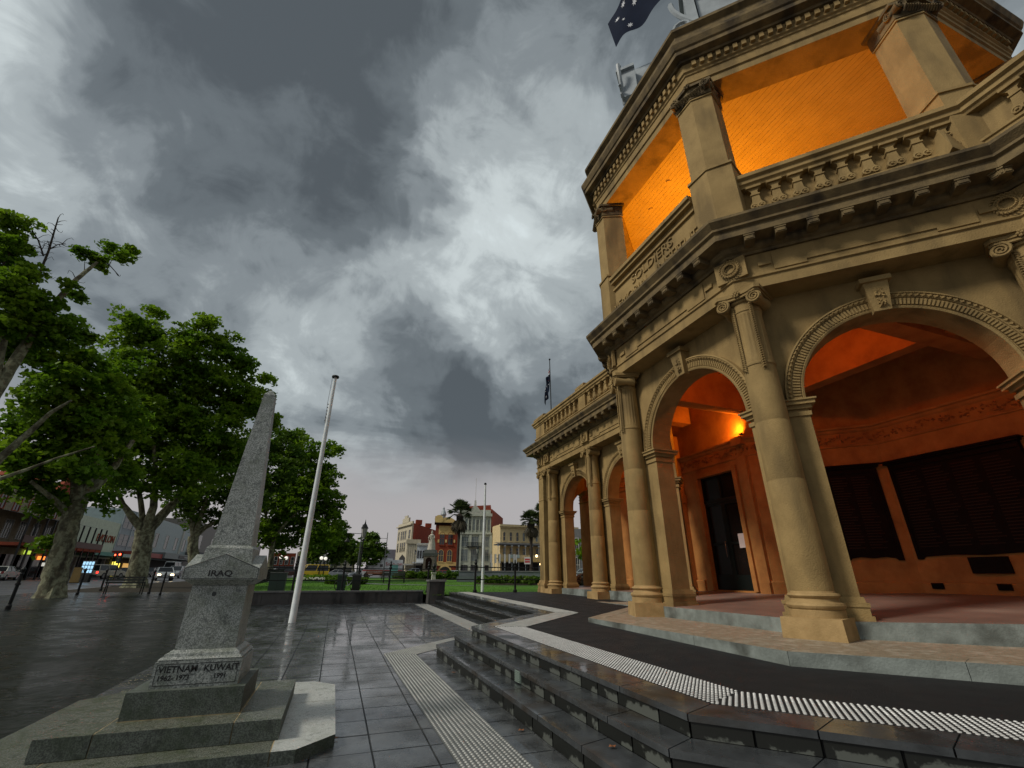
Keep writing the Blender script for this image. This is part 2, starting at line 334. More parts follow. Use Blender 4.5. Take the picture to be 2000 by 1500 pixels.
CURB=[(16.,23.),(8.9,23.),(8.9,13.2),(5.34,9.72),(5.34,4.76),(8.9,1.2),(8.9,-7)]
WALLP=[(16.,22.3),(10.1,22.3),(10.1,12.9),(7.06,9.87),(7.06,5.6),(10.1,2.57),(10.1,-7)]
# ------------------------------------------------------------------ ground
def strip_mesh(x0,x1,ys,dz,name,m,**t):
    b=MB(); vs=[];fs=[]
    for y in ys: vs+= [(x0,y,g(y)+dz),(x1,y,g(y)+dz)]
    for i in range(len(ys)-1): fs.append((2*i,2*i+1,2*i+3,2*i+2))
    b.add(vs,fs); return b.build(name,m,**t)
YS=[-60,-20,0,10,20,30,45,60,80,110,160,230]
bm_=MB(); vs=[];fs=[]; XS=[-900,-200,-60,0,60,200,900]; YG=[-300,-60,-20,0,20,45,80,120,170,260,600,2500]
for y in YG:
    for x in XS: vs.append((x,y,g(min(y,170))-.10))
for j in range(len(YG)-1):
    for i in range(len(XS)-1): a=j*len(XS)+i; fs.append((a,a+1,a+1+len(XS),a+len(XS)))
bm_.add(vs,fs).build('ground',ROAD,kind='structure')
strip_mesh(-34.5,-16.2,YS,-.06,'road',ROAD,kind='structure')
# footpath slabs on both sides of the road, with kerbs
def kerbed(x0,x1,y0,y1,name,m):
    ys=[y0+(y1-y0)*i/12 for i in range(13)]; b=MB(); vs=[];fs=[]
    for y in ys: vs+=[(x0,y,g(y)-.12),(x0,y,g(y)+.06),(x1,y,g(y)+.06),(x1,y,g(y)-.12)]
    for i in range(12):
        for q in range(3): fs.append((4*i+q,4*i+q+1,4*i+q+5,4*i+q+4))
    b.add(vs,fs).build(name,m,kind='structure')
kerbed(-41,-34.5,-20,150,'pavement',PAVEL)
# dark setts of the forecourt on the left
pz=MB(); vs=[];fs=[]
ys=[-6,0,6,12,18,24,30,36]
for y in ys: vs+=[(-16.2,y,g(y)-.006),(-2.6,y,g(y)-.006)]
for i in range(len(ys)-1): fs.append((2*i,2*i+1,2*i+3,2*i+2))
pz.add(vs,fs).build('forecourt_paving',PAVEL,kind='structure')
kb=MB(); kb.add([(-16.4,-6,g(-6)-.1),(-16.2,-6,g(-6)-.1),(-16.4,60,g(60)-.1),(-16.2,60,g(60)-.1),(-16.4,-6,g(-6)+.05),(-16.2,-6,g(-6)+.05),(-16.4,60,g(60)+.05),(-16.2,60,g(60)+.05)],
      [(0,2,6,4),(1,5,7,3),(4,6,7,5),(0,4,5,1)]).build('road_kerb',COPING,kind='structure')
# garden soil under the street trees
strip_mesh(-16.2,-8,[36,42,50,60,75],-.02,'tree_bed',SOIL,kind='structure')
# ------------------------------------------------------------------ plaza with pavers
plaza=MB(); 
plaza.add([(-2.6,-6,g(-6)-.014),(6,-6,g(-6)-.014),(6,24.2,g(24.2)-.014),(-2.6,24.2,g(24.2)-.014)],[(0,1,2,3)])
plaza=plaza.build('plaza',JOINT,kind='structure')
stepoly=off(STEP,.62)+[(20,-7),(20,22.75)]
SL=math.atan(.0145)
tiles=[]
xw=.53; x0=.545-xw*6
for i in range(14):
    for j in range(46):
        x=x0+i*xw; y=2.3+j*.478
        c=(x+xw/2,y+.239)
        if inside(c,stepoly) and inside((c[0]-.3,c[1]),stepoly): continue
        if c[1]>23.75: continue
        tiles.append((math.hypot(c[0]-0,c[1]),c))
tiles.sort()
pm=MB().cbox((0,0,-.012),(xw-.012,.478-.012,.024),.003,.003).mesh('paver'); pm.materials.append(PAVE)
for d,c in tiles[:300]:
    o=link('paver',pm,plaza); o.location=(c[0],c[1],g(c[1])+random.uniform(-.0018,.0012)); o.rotation_euler=(SL+random.uniform(-.0012,.0012),random.uniform(-.0015,.0015),0)
pb=MB()
for d,c in tiles[300:]:
    z=g(c[1])+random.uniform(-.001,.001); x1,x2,y1,y2=c[0]-xw/2+.006,c[0]+xw/2-.006,c[1]-.233,c[1]+.233; dz=.233*.0145
    pb.add([(x1,y1,z-dz-.02),(x2,y1,z-dz-.02),(x2,y2,z+dz-.02),(x1,y2,z+dz-.02),(x1,y1,z-dz),(x2,y1,z-dz),(x2,y2,z+dz),(x1,y2,z+dz)],[(4,5,6,7),(0,1,5,4),(1,2,6,5),(2,3,7,6),(3,0,4,7)])
pb.build('paver',PAVE,plaza,kind='stuff')
# ------------------------------------------------------------------ terrace, steps
LEV=[.18,.34,.50]
T_in=off(STEP,-.98)
ter=MB().prism(T_in+[(14,-7),(14,22.75)],lambda x,y:g(y)+.2,lambda x,y:g(y)+.494).build('terrace',ASPH,kind='structure')
steps=bpy.data.objects.new('steps',None); COL.objects.link(steps); steps['kind']='structure'
core=MB()
for k in range(3):
    o=.62-.31*k
    core.prism(off(STEP,o-.035)+[(13,-7),(13,22.75)],lambda x,y:g(y)-.2,lambda x,y:g(y)+LEV[k]-.052 if k<2 else g(y)+LEV[2]-.056)
core.build('step_core',JOINT,steps)
def slabs(o_out,o_in,z0,z1,ln,name,m,parent,ov=0.,gap=.006,jit=.15,segs=None):
    A=off(STEP,o_out+ov); B=off(STEP,o_in)
    for i in range(len(A)-1):
        if segs and i not in segs: continue
        L=math.dist(A[i],A[i+1]); n=max(1,round(L/ln)); ts=[0]+[ (j+random.uniform(-jit,jit))/n for j in range(1,n)]+[1]
        for j in range(n):
            ga=gap/L; a,b=ts[j]+ga,ts[j+1]-ga
            q=[lerp(A[i],A[i+1],a),lerp(A[i],A[i+1],b),lerp(B[i],B[i+1],b),lerp(B[i],B[i+1],a)]
            MB().prism(q[::-1],lambda x,y:g(y)+z0,lambda x,y:g(y)+z1).build(name,m,parent)
for k in range(3):
    o=.62-.31*k; prev=0 if k==0 else LEV[k-1]
    slabs(o,o-.31 if k<2 else -.38,LEV[k]-.05,LEV[k],.95,'tread_slab',TREAD,steps,ov=.012,segs=(0,1,2,3,4) )
    # riser blocks: short irregular stones
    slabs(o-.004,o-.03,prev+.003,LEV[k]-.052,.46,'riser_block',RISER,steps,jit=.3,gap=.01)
# louvred vent set in the second riser
lv=MB(); P0=Vector(off(STEP,.31+.004)[2]); P1=Vector(off(STEP,.31+.004)[3]); u=(P1-P0).normalized()
c=P0+u*(P1-P0).length*.53; zz=g(c.y)+.185
lv.frame((c.x,c.y,0),(u.x,u.y),(u.y,-u.x)); lv.box(-.09,.09,-.02,.006,zz+.005,zz+.145)
for q in range(7): lv.box(-.085,.085,.006,.018,zz+.012+q*.019,zz+.022+q*.019)
lv.build('riser_vent',flat('pale_green_vent',(.22,.28,.24),.5),steps)
# ------------------------------------------------------------------ tactile strips
def studs_along(o_out,o_in,dz,name_strip,mat_strip,mat_stud,base,nmax,segs,r=.0150,hh=.007):
    root=bpy.data.objects.new(name_strip,None); COL.objects.link(root); root['kind']='structure'
    if mat_strip is not None:
        A=off(STEP,o_out);B=off(STEP,o_in)
        for i in segs:
            L=math.dist(A[i],A[i+1]); n=max(1,round(L/.6))
            for j in range(n):
                q=[lerp(A[i],A[i+1],j/n+.002/L),lerp(A[i],A[i+1],(j+1)/n-.002/L),lerp(B[i],B[i+1],(j+1)/n-.002/L),lerp(B[i],B[i+1],j/n+.002/L)]
                MB().prism(q[::-1],lambda x,y:g(y)+base-.02,lambda x,y:g(y)+base+dz).build('tactile_paver',mat_strip,root)
    else: dz=0
    pts=[]
    rows=12; P,m=mitre(STEP)
    for i in segs:
        for rr in range(rows):
            o=o_out+(o_in-o_out)*(rr+.5)/rows
            a=(P[i].x+m[i].x*o,P[i].y+m[i].y*o); b=(P[i+1].x+m[i+1].x*o,P[i+1].y+m[i+1].y*o)
            u=Vector((P[i+1].x-P[i].x,P[i+1].y-P[i].y)).normalized()
            sa=(Vector(a)-P[i]).dot(u); sb=(Vector(b)-P[i]).dot(u)
            k=math.ceil(sa/.05)
            nrm=Vector((u.y,-u.x))
            while k*.05<sb-.01:
                p=P[i]+u*(k*.05)+nrm*o; k+=1
                if math.hypot(p.x,p.y)<34: pts.append((p.x,p.y))
    pts.sort(key=lambda p:math.hypot(*p))
    pts=[p for p in pts if p[1]>-1.2]
    b=MB().lathe([(r,0),(r*.95,hh*.6),(r*.62,hh)],seg=10); me=b.mesh('stud'); me.materials.append(mat_stud)
    vis=[p for p in pts if -.2<p[0]]
    for p in vis[:nmax]:
        o=link('stud',me,root); o.location=(p[0],p[1],g(p[1])+base+dz-.0005)
    rest=MB()
    for p in vis[nmax:]:
        sg=8 if math.hypot(*p)<12 else 5
        z=g(p[1])+base+dz
        rest.lathe([(r,z),(r*.62,z+hh)],p,sg)
    rest.build('stud',mat_stud,root,kind='stuff')
# upper strip: steel studs fixed in a strip behind the edge paving
MBu=MB().prism(off(STEP,-.38)+off(STEP,-.98)[::-1],lambda x,y:g(y)+.3,lambda x,y:g(y)+.498); MBu.build('terrace_edge_band',ASPH,kind='structure')
studs_along(-.40,-.97,.004,'upper_tactile_strip',None,STUD,.4985,300,(2,3,4))
studs_along(-.40,-.97,.005,'far_tactile_strip',TACT,STUDP,.4975,0,(0,1))
studs_along(1.56,.97,.006,'lower_tactile_strip',TACT,STUDP,.0,300,(0,1,2,3))
# ------------------------------------------------------------------ lawn, path
def g2(y): return g(y)+.38-.0*max(0,y-24)
lw=MB(); vs=[];fs=[]
ys=[22.72,24.3,30,36,42,50,60,70]
for k_,y in enumerate(ys): vs+=[(-7.5 if y<40 else -7.5-(y-40)*.1,max(y,24.3),g2(max(y,24.3))),(4.2,max(y,24.3),g2(max(y,24.3))),(30,y,g2(y)+.04)]
for i in range(len(ys)-1):
    for q in (0,1):
        if i==0: continue
        fs.append((3*i+q,3*i+q+1,3*i+q+4,3*i+q+3))
lw.add([(max(v[0],-5.0),v[1],v[2]) for v in vs],fs)
lw.add([(5.1,22.72,g2(22.72)),(30,22.72,g2(22.72)+.04),(30,24.3,g2(24.3)+.04),(4.2,24.3,g2(24.3)),(4.2,23.6,g2(23.6))],[(0,1,2,3,4)])
lawn=lw.build('lawn',GRASS_G,kind='structure')
gr=MB()
nb=26000; gy=22.7+RNG.random(nb)**1.6*22; gx=-4.8+RNG.random(nb)*23
for x,y in zip(gx,gy):
    if x<4.4 and y<24.5: continue
    if 44<y: continue
    if 8.5<x<17 and y<23.2: continue
    a=RNG.random()*6.28; h=.03+RNG.random()*.04; w=.012; z=g2(y)-.005; lx,ly=(RNG.random()-.5)*.05,(RNG.random()-.5)*.05
    gr.add([(x-w*math.cos(a),y-w*math.sin(a),z),(x+w*math.cos(a),y+w*math.sin(a),z),(x+lx,y+ly,z+h)],[(0,1,2)])
gr.build('grass',GRASS_G,kind='stuff',label='short wet green grass blades on the lawn behind the wall',category='grass')
def ribbon(pts,w,dz,name,m):
    b=MB(); vs=[];fs=[]
    for i,(x,y) in enumerate(pts):
        a=pts[max(i-1,0)];c=pts[min(i+1,len(pts)-1)]; d=Vector((c[0]-a[0],c[1]-a[1])).normalized(); n=Vector((-d.y,d.x))*w/2
        vs+=[(x-n.x,y-n.y,g2(y)+dz),(x+n.x,y+n.y,g2(y)+dz)]
    for i in range(len(pts)-1): fs.append((2*i,2*i+1,2*i+3,2*i+2))
    b.add(vs,fs).build(name,m,kind='structure')
ribbon([(20,33),(14,33.5),(9,34.5),(4,37),(1,41),(-1,47),(-1,58)],1.6,.012,'garden_path',COPING)
# ------------------------------------------------------------------ retaining wall and pier
wall=thing('retaining_wall','low dark bluestone wall at the back of the plaza, in front of the lawn','wall',(0,24.0,0))
b=MB()
b.box(-4.7,4.2,.06,.34,g(24)-.1,g(24)+.47).build('wall_core',JOINT,wall)
x=-4.7
while x<4.2:
    w=min(random.uniform(.85,1.2),4.2-x)
    z0=g(24)-.05; b=MB().box(x+.006,x+w-.006,random.uniform(-.004,.004),.35,z0,g(24)+.46); b.build('stone_panel',WALLS,wall); x+=w
x=-4.7
while x<4.2:
    w=min(1.5,4.2-x); MB().box(x+.003,x+w-.003,-.05,.42,g(24)+.463,g(24)+.53).build('coping_stone',COPING,wall); x+=w
pier=thing('gate_pier','square grey stone pier with flat cap where the low wall meets the far steps','pier',(4.62,23.15,g(23)))
MB().box(-.36,.36,-.36,.36,-.1,.95).build('shaft',WALLS,pier); MB().box(-.42,.42,-.42,.42,.953,1.03,.02,.02).build('cap',COPING,pier)
ml=thing('pedestal_lamp','small white tapered pedestal with dark finial standing on the lawn behind the stone pier','lamp',(4.95,25.6,g2(25.6)))
MB().lathe([(.20,0),(.20,.35),(.16,.4),(.12,.85),(.17,.9),(.17,.96)],seg=4,ph=PI/4).build('base',flat('ivory_paint',(.55,.56,.48)),ml)
MB().lathe([(.05,.96),(.09,1.05),(.05,1.12),(.11,1.25),(.02,1.42)],seg=10).build('finial',BLACKM,ml)
# ------------------------------------------------------------------ memorial hall
hall=thing('memorial_hall','tan stone memorial hall with an octagonal arcaded pavilion and orange lit balcony above the steps','building')
# plinth slab and its edge stones
core=MB().prism(off(CURB,-.32)+[(18,-7),(18,23)],lambda x,y:g(y)+.4,lambda x,y:.716); core.build('plinth_core',CURBT,hall)
def curbs():
    A=off(CURB,0);B=off(CURB,-.34)
    for i in range(len(A)-1):
        L=math.dist(A[i],A[i+1]); n=max(1,round(L/1.7))
        for j in range(n):
            q=[lerp(A[i],A[i+1],j/n+.003/L),lerp(A[i],A[i+1],(j+1)/n-.003/L),lerp(B[i],B[i+1],(j+1)/n-.003/L),lerp(B[i],B[i+1],j/n+.003/L)]
            me=MB().prism(q[::-1],lambda x,y:g(y)+.42,.72).mesh('edge_stone'); me.materials.append(CURBT); me.materials.append(CURBS)
            for f in me.polygons:
                if abs(f.normal.z)<.5: f.material_index=1
            link('edge_stone',me,hall)
curbs()
def fz(x,y=0): return .93+.035*(x-7)
fl=MB().prism(off(WALLP,-.05)+[(18,-7),(18,22.3)],.70,lambda x,y:fz(x)); me=fl.mesh('portico_floor'); me.materials.append(FLOOR); me.materials.append(CURBS)
for f in me.polygons:
    if abs(f.normal.z)<.5: f.material_index=1
link('portico_floor',me,hall)
# ---- entablature swept along the whole front
ZA,ZF,ZC=6.78,7.02,7.55
ent=[(-.42,6.78),(.33,6.78),(.33,7.0),(.365,7.02),(.365,7.06),(.33,7.07),(.33,7.52),(.38,7.55),(.40,7.60),(.46,7.63),(.50,7.68),(.50,7.74),(.80,7.76),(.80,7.92),(.86,7.95),(.86,8.0),(.96,8.12),(.96,8.18),(.9,8.22),(-.3,8.26),(-.42,8.26)]
e1=[(-.72,6.78),(.33,6.78),(.33,7.0),(.365,7.02),(.365,7.06),(.33,7.07),(.33,7.548),(-.72,7.548),(-.72,6.78)]
MB().sweep(WALLP,e1,cap=True).build('entablature',STONE,hall)
e2=[(-.72,7.55)]+ent[7:-1]+[(-.72,8.26),(-.72,7.55)]
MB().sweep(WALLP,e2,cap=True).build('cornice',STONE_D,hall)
# modillion brackets
def along(path,segs,sp,start=.25):
    P=[Vector(p) for p in path]
    for i in segs:
        L=(P[i+1]-P[i]).length; u=(P[i+1]-P[i]).normalized(); n=max(1,int(round((L+.3)/sp)))
        for j in range(n): yield P[i],u,(j+.5)*(L+.0)/n,i
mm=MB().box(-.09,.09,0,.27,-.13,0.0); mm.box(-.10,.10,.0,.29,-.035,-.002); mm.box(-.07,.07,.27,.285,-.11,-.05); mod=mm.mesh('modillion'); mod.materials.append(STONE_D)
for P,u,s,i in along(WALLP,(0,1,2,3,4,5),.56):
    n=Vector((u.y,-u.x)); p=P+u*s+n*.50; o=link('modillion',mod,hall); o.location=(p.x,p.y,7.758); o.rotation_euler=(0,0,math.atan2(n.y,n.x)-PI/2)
# ---- parapet: dado, balusters against a solid wall, rail, dies
PAR=[(16.,22.55),(9.80,22.55),(9.80,13.0),(7.0,9.87+.08),(7.0,5.6-.08),(9.80,2.45),(9.80,-7)]
MB().sweep(PAR,[(-.3,8.24),(.12,8.24),(.12,8.62),(.15,8.64),(.15,8.69),(.0,8.70),(.0,9.36),(-.3,9.36)]).build('parapet_wall',STONE,hall)
rail=[(-.35,9.33),(.15,9.33),(.17,9.38),(.21,9.41),(.21,9.50),(.27,9.54),(.27,9.63),(.20,9.67),(-.35,9.69),(-.35,9.33)]
MB().sweep(PAR,rail).build('parapet_rail',STONE,hall)
bl=MB()
sil=[(-.115,.60),(.115,.60),(.115,.54),(.095,.52),(.055,.47),(.055,.40),(.07,.37),(.065,.33),(.075,.20),(.12,.12),(.125,.05),(.09,.0),(-.09,0),(-.125,.05),(-.12,.12),(-.075,.20),(-.065,.33),(-.07,.37),(-.055,.40),(-.055,.47),(-.095,.52),(-.115,.54)]
bl.prism_y([(x,z) for x,z in sil][::-1],0,.14)
bl.box(-.13,.13,0,.19,.545,.60); bl.box(-.08,.08,0,.16,.36,.39)
for sx in (-.062,.062):
    k=len(bl.v); b2=MB().lathe([(.066,0),(.066,.03),(.045,.035),(.045,.02),(.022,.02),(.022,.05),(.0,.055)],seg=14,cap=False)
    bl.add([(sx+v[0],.14+v[2],.066+v[1]) for v in b2.v],b2.f)
bal=bl.mesh('baluster'); bal.materials.append(STONE)
def balusters(A,B,s0,s1,n):
    A=Vector(A);B=Vector(B);u=(B-A).normalized();nn=Vector((u.y,-u.x))
    for j in range(n):
        p=A+u*(s0+(s1-s0)*(j+.5)/n)+nn*(.0); o=link('baluster',bal,hall); o.location=(p.x,p.y,8.71); o.scale=(1.1,1.,1.03); o.rotation_euler=(0,0,math.atan2(nn.y,nn.x)-PI/2)
A_,B_,E_,G_=(7.06,5.6),(7.06,9.87),(10.1,12.9),(10.1,2.57)
balusters(PAR[4],PAR[5],.45,3.95,9); balusters(PAR[2],PAR[3],.3,3.7,9); balusters((9.8,22.55),(9.8,17.4),1.3,4.95,8); balusters((9.8,16.75),(9.8,13.0),.15,3.4,7); balusters(PAR[5],(9.8,-7),.45,4.4,8)
def die(x,y,w,z0=8.60,z1=9.36,o=.10,rot=0.,cap=True):
    b=MB(); b.frame((x,y,0),(math.cos(rot),math.sin(rot))); b.box(-w/2,w/2,-.3,.3,z0,z1)
    if cap: b.box(-w/2-.1,w/2+.1,-.40,.40,9.695,9.79); b.box(-w/2-.04,w/2+.04,-.34,.34,9.79,9.86)
    b.build('parapet_die',STONE,hall)
die(9.98,17.1,.62,rot=PI/2); die(9.98,21.95,1.15,rot=PI/2); die(9.98,-2.2,.6,rot=PI/2)
# flared buttress where balcony balustrade meets the wing
MB().frame((9.55,2.75,0),(-.92,-.38)).add([(-.25,-.45,8.30),(.75,0,8.30),(-.25,.45,8.30),(-.1,-.1,9.5),(.02,0,9.5),(-.1,.1,9.5)],[(0,2,1),(3,4,5),(0,1,4,3),(1,2,5,4),(2,0,3,5)]).build('corner_buttress',STONE,hall)
# ---- frieze ornament: panels, vertex blocks with wreaths
def bay_frame(P,Q): P=Vector(P);Q=Vector(Q);u=(Q-P).normalized();n=Vector((u.y,-u.x));return P,u,n,(Q-P).length
def loc(P,u,n,s,o,z): p=P+u*s+n*o; return (p.x,p.y,z)
def frieze_panel(P,Q,a=.0):
    P,u,n,L=bay_frame(P,Q); b=MB(); b.frame((P.x,P.y,0),(u.x,u.y),(n.x,n.y))
    e=.62
    pl=[(e,7.50),(e,7.10),(e+.55,7.10),(e+.55,7.17),(L-e-.55,7.17),(L-e-.55,7.10),(L-e,7.10),(L-e,7.50)]
    b.prism_y(pl,.325,.356); b.build('frieze_panel',STONE,hall)
    for s0,s1 in ((.36,.58),(L-.58,L-.36)):
        b=MB(); b.frame((P.x,P.y,0),(u.x,u.y),(n.x,n.y)); b.box(s0,s1,.325,.37,7.24,7.285); b.box(s0,s1,.325,.36,7.286,7.33); b.build('frieze_fillet',STONE,hall)
def wreath(p,nrm,r=.15):
    n=Vector((nrm[0],nrm[1])).normalized(); t=Vector((-n.y,n.x)); b=MB()
    pts=[(p[0]+t.x*math.cos(a)*r+n.x*.02,p[1]+t.y*math.cos(a)*r+n.y*.02,p[2]+math.sin(a)*r) for a in [2*PI*i/20 for i in range(21)]]
    b.tube(pts,.022,6,False)
    for i in range(22):
        a=2*PI*i/22; 
        for sg in (1,-1):
            rr=r+sg*.02; c=(p[0]+t.x*math.cos(a)*rr+n.x*.035,p[1]+t.y*math.cos(a)*rr+n.y*.035,p[2]+math.sin(a)*rr)
            a2=a+.25; r2=r+sg*.058; d=(p[0]+t.x*math.cos(a2)*r2+n.x*.05,p[1]+t.y*math.cos(a2)*r2+n.y*.05,p[2]+math.sin(a2)*r2)
            b.tube([c,((c[0]+d[0])/2+n.x*.01,(c[1]+d[1])/2+n.y*.01,(c[2]+d[2])/2),d],[.012,.018,.003],5,False)
    b.build('wreath',STONE,hall,smooth=True)
# ---- arch bay
def arch_bay(P,Q,R=1.52,zs=4.55,detail=2,mat_=None,s_mid=None,zkey=True,wallm=None,th=.5):
    P,u,n,L=bay_frame(P,Q); sm=L/2 if s_mid is None else s_mid
    m=wallm or STONE
    def fr(b): return b.frame((P.x,P.y,0),(u.x,u.y),(n.x,n.y))
    F=-.22; Bk=F-th; ztop=6.80
    # spandrel wall with the round hole
    b=fr(MB()); ns=28; vs=[]; fs=[]
    arc=[(sm-R*math.cos(PI*i/ns),zs+R*math.sin(PI*i/ns)) for i in range(ns+1)]
    out=[]
    for (x,z),i in zip(arc,range(ns+1)):
        a=PI*i/ns; dx,dz=-math.cos(a),math.sin(a)
        t=1e9
        if dz>1e-6: t=min(t,(ztop-zs)/dz)
        if abs(dx)>1e-6: t=min(t,(sm if dx<0 else L-sm)/abs(dx))
        out.append((sm+dx*t,zs+dz*t))
    for k,y in ((0,F),(1,Bk)):
        vs+=[(x,y,z) for x,z in arc]+[(x,y,z) for x,z in out]
    m1=ns+1
    for i in range(ns):
        fs+=[(i,i+1,m1+i+1,m1+i),(2*m1+i,3*m1+i,3*m1+i+1,2*m1+i+1),(i,2*m1+i,2*m1+i+1,i+1)]
    # corners
    for y,fl_ in ((F,0),(Bk,1)):
        k=len(vs); ci=[j for j in range(ns) if (abs(out[j][1]-ztop)>1e-3)!=(abs(out[j+1][1]-ztop)>1e-3)]
        for j in ci:
            cx=0 if out[j][0]<sm and out[j+1][0]<sm else L
            vs.append((cx,y,ztop)); q=2*m1*fl_+m1; fs.append((q+j,q+j+1,len(vs)-1) if not fl_ else (q+j+1,q+j,len(vs)-1))
    b.add(vs,fs); b.build('spandrel_wall',m,hall)
    # piers
    for s0,s1 in ((-.02 if L>1 else 0,sm-R),(sm+R,L+.02)):
        b=fr(MB()); b.box(s0,s1,Bk,F,.71,zs-.30); 
        b.box(s0-.0,s1,Bk,F,zs-.001,zs+.0); b.build('arch_pier',m,hall)
        inn=(1 if s0<sm-R-.01 and s1<=sm else -1)
        b=fr(MB())
        for z0,z1,e in ((zs-.30,zs-.22,.03),(zs-.22,zs-.17,.0),(zs-.17,zs-.10,.05),(zs-.10,zs-.03,.11),(zs-.03,zs,.14)):
            x0,x1=(s0,s1+e) if inn>0 else (s0-e,s1)
            b.box(x0,x1,Bk-e,F+e,z0,z1)
        b.build('impost',m,hall)
        b=fr(MB())
        for z0,z1,e,tp in ((.71,1.02,.10,0),(1.02,1.14,.07,.0),(1.14,1.20,.085,0),(1.20,1.28,.05,.03)):
            x0,x1=(s0,s1+e) if inn>0 else (s0-e,s1)
            b.box(x0,x1,Bk-e,F+e,z0,z1,tp*.5,tp*.5)
        b.build('pier_base',m,hall)
    # archivolt
    prof=[(R-.0,F),(R-.0,F+.05),(R+.035,F+.065),(R+.05,F+.05),(R+.055,F+.045),(R+.20,F+.06),(R+.205,F+.08),(R+.24,F+.10),(R+.275,F+.085),(R+.28,F+.11),(R+.31,F+.10),(R+.315,F)]
    b=fr(MB()); vs=[];fs=[]; ns=40; k=len(prof)
    for i in range(ns+1):
        a=PI*i/ns
        for r,y in prof: vs.append((sm-r*math.cos(a),y,zs+r*math.sin(a)))
    for i in range(ns):
        for q in range(k-1): fs.append((i*k+q,i*k+q+1,(i+1)*k+q+1,(i+1)*k+q))
    b.add(vs,fs); b.build('archivolt',m,hall,smooth=True)
    if detail>=1:
        nr=int(R*PI/.052) if detail>=2 else int(R*PI/.075); b=fr(MB())
        for i in range(nr):
            a=PI*(i+.5)/nr; da=.011/R*1.3; 
            for rr in ():pass
            q=[]
            for r,aa in ((R+.065,a-da),(R+.065,a+da),(R+.185,a+da),(R+.185,a-da)): q.append((sm-r*math.cos(aa),zs+r*math.sin(aa)))
            b.prism_y(q,F+.045,F+.078)
        b.build('fluting',m,hall,kind='stuff')
        nb_=int(R*PI/.075); b=fr(MB())
        for i in range(nb_):
            a=PI*(i+.5)/nb_; r0,r1=R+.222,R+.262; da=.022/R
            b.tube([(sm-r0*math.cos(a-da),F+.085,zs+r0*math.sin(a-da)),(sm-(r0+r1)/2*math.cos(a),F+.115,zs+(r0+r1)/2*math.sin(a)),(sm-r1*math.cos(a+da),F+.085,zs+r1*math.sin(a+da))],[.012,.022,.012],5,True)
        b.build('beading',m,hall,kind='stuff')
    # keystone with a relief scroll
    b=fr(MB()); kz0,kz1=zs+R-.06,zs+R+.50
    b.add([(sm-.13,F,kz0),(sm+.13,F,kz0),(sm+.13,F+.16,kz0),(sm-.13,F+.16,kz0),(sm-.19,F,kz1),(sm+.19,F,kz1),(sm+.19,F+.24,kz1),(sm-.19,F+.24,kz1)],[(0,1,2,3),(4,7,6,5),(0,4,5,1),(1,5,6,2),(2,6,7,3),(3,7,4,0)])
    b.box(sm-.24,sm+.24,F,F+.29,kz1+.001,kz1+.09); b.build('keystone',m,hall)
    if detail>=1:
        b=fr(MB()); rr=random.Random(3)
        sp=[(sm+.07*math.cos(t*.9)*(1-t/9),F+.21,kz0+.32+.09*math.sin(t*.9)*(1-t/9)) for t in range(9)]
        b.tube(sp,.02,5)
        for j in range(9):
            x=sm+rr.uniform(-.09,.09); z=kz0+rr.uniform(.05,.4); b.tube([(x,F+.17,z),(x+rr.uniform(-.05,.05),F+.215,z+.05),(x+rr.uniform(-.08,.08),F+.19,z+.10)],[.014,.02,.008],5)
        b.build('keystone_carving',m,hall,smooth=True)
# ---- giant order columns
def volute(b,c,ax,sd,r=.135,turns=2.4):
    """spiral scroll: axis ax (plan), sd = side sign, c = centre"""
    n=Vector((ax[0],ax[1])); t=Vector((-n.y,n.x)); N_=36; pts=[]
    for i in range(N_):
        f=i/(N_-1); a=PI/2+sd*f*turns*2*PI; rr=r*(1-f*.86)
        pts.append((c[0]+t.x*math.cos(a)*rr+n.x*.02,c[1]+t.y*math.cos(a)*rr+n.y*.02,c[2]+math.sin(a)*rr))
    b.tube(pts,[.026*(1-.55*i/N_) for i in range(N_)],5)
    # drum
    vs=[];fs=[];sg=18
    for o,rr in ((-.50,r*.96),(-.25,r*.7),(0,r*.96),(0.004,.0001)):
        for k in range(sg):
            a=2*PI*k/sg; vs.append((c[0]+t.x*math.cos(a)*rr+n.x*o,c[1]+t.y*math.cos(a)*rr+n.y*o,c[2]+math.sin(a)*rr))
    for i in range(3):
        for k in range(sg): fs.append((i*sg+k,i*sg+(k+1)%sg,(i+1)*sg+(k+1)%sg,(i+1)*sg+k))
    b.add(vs,fs)
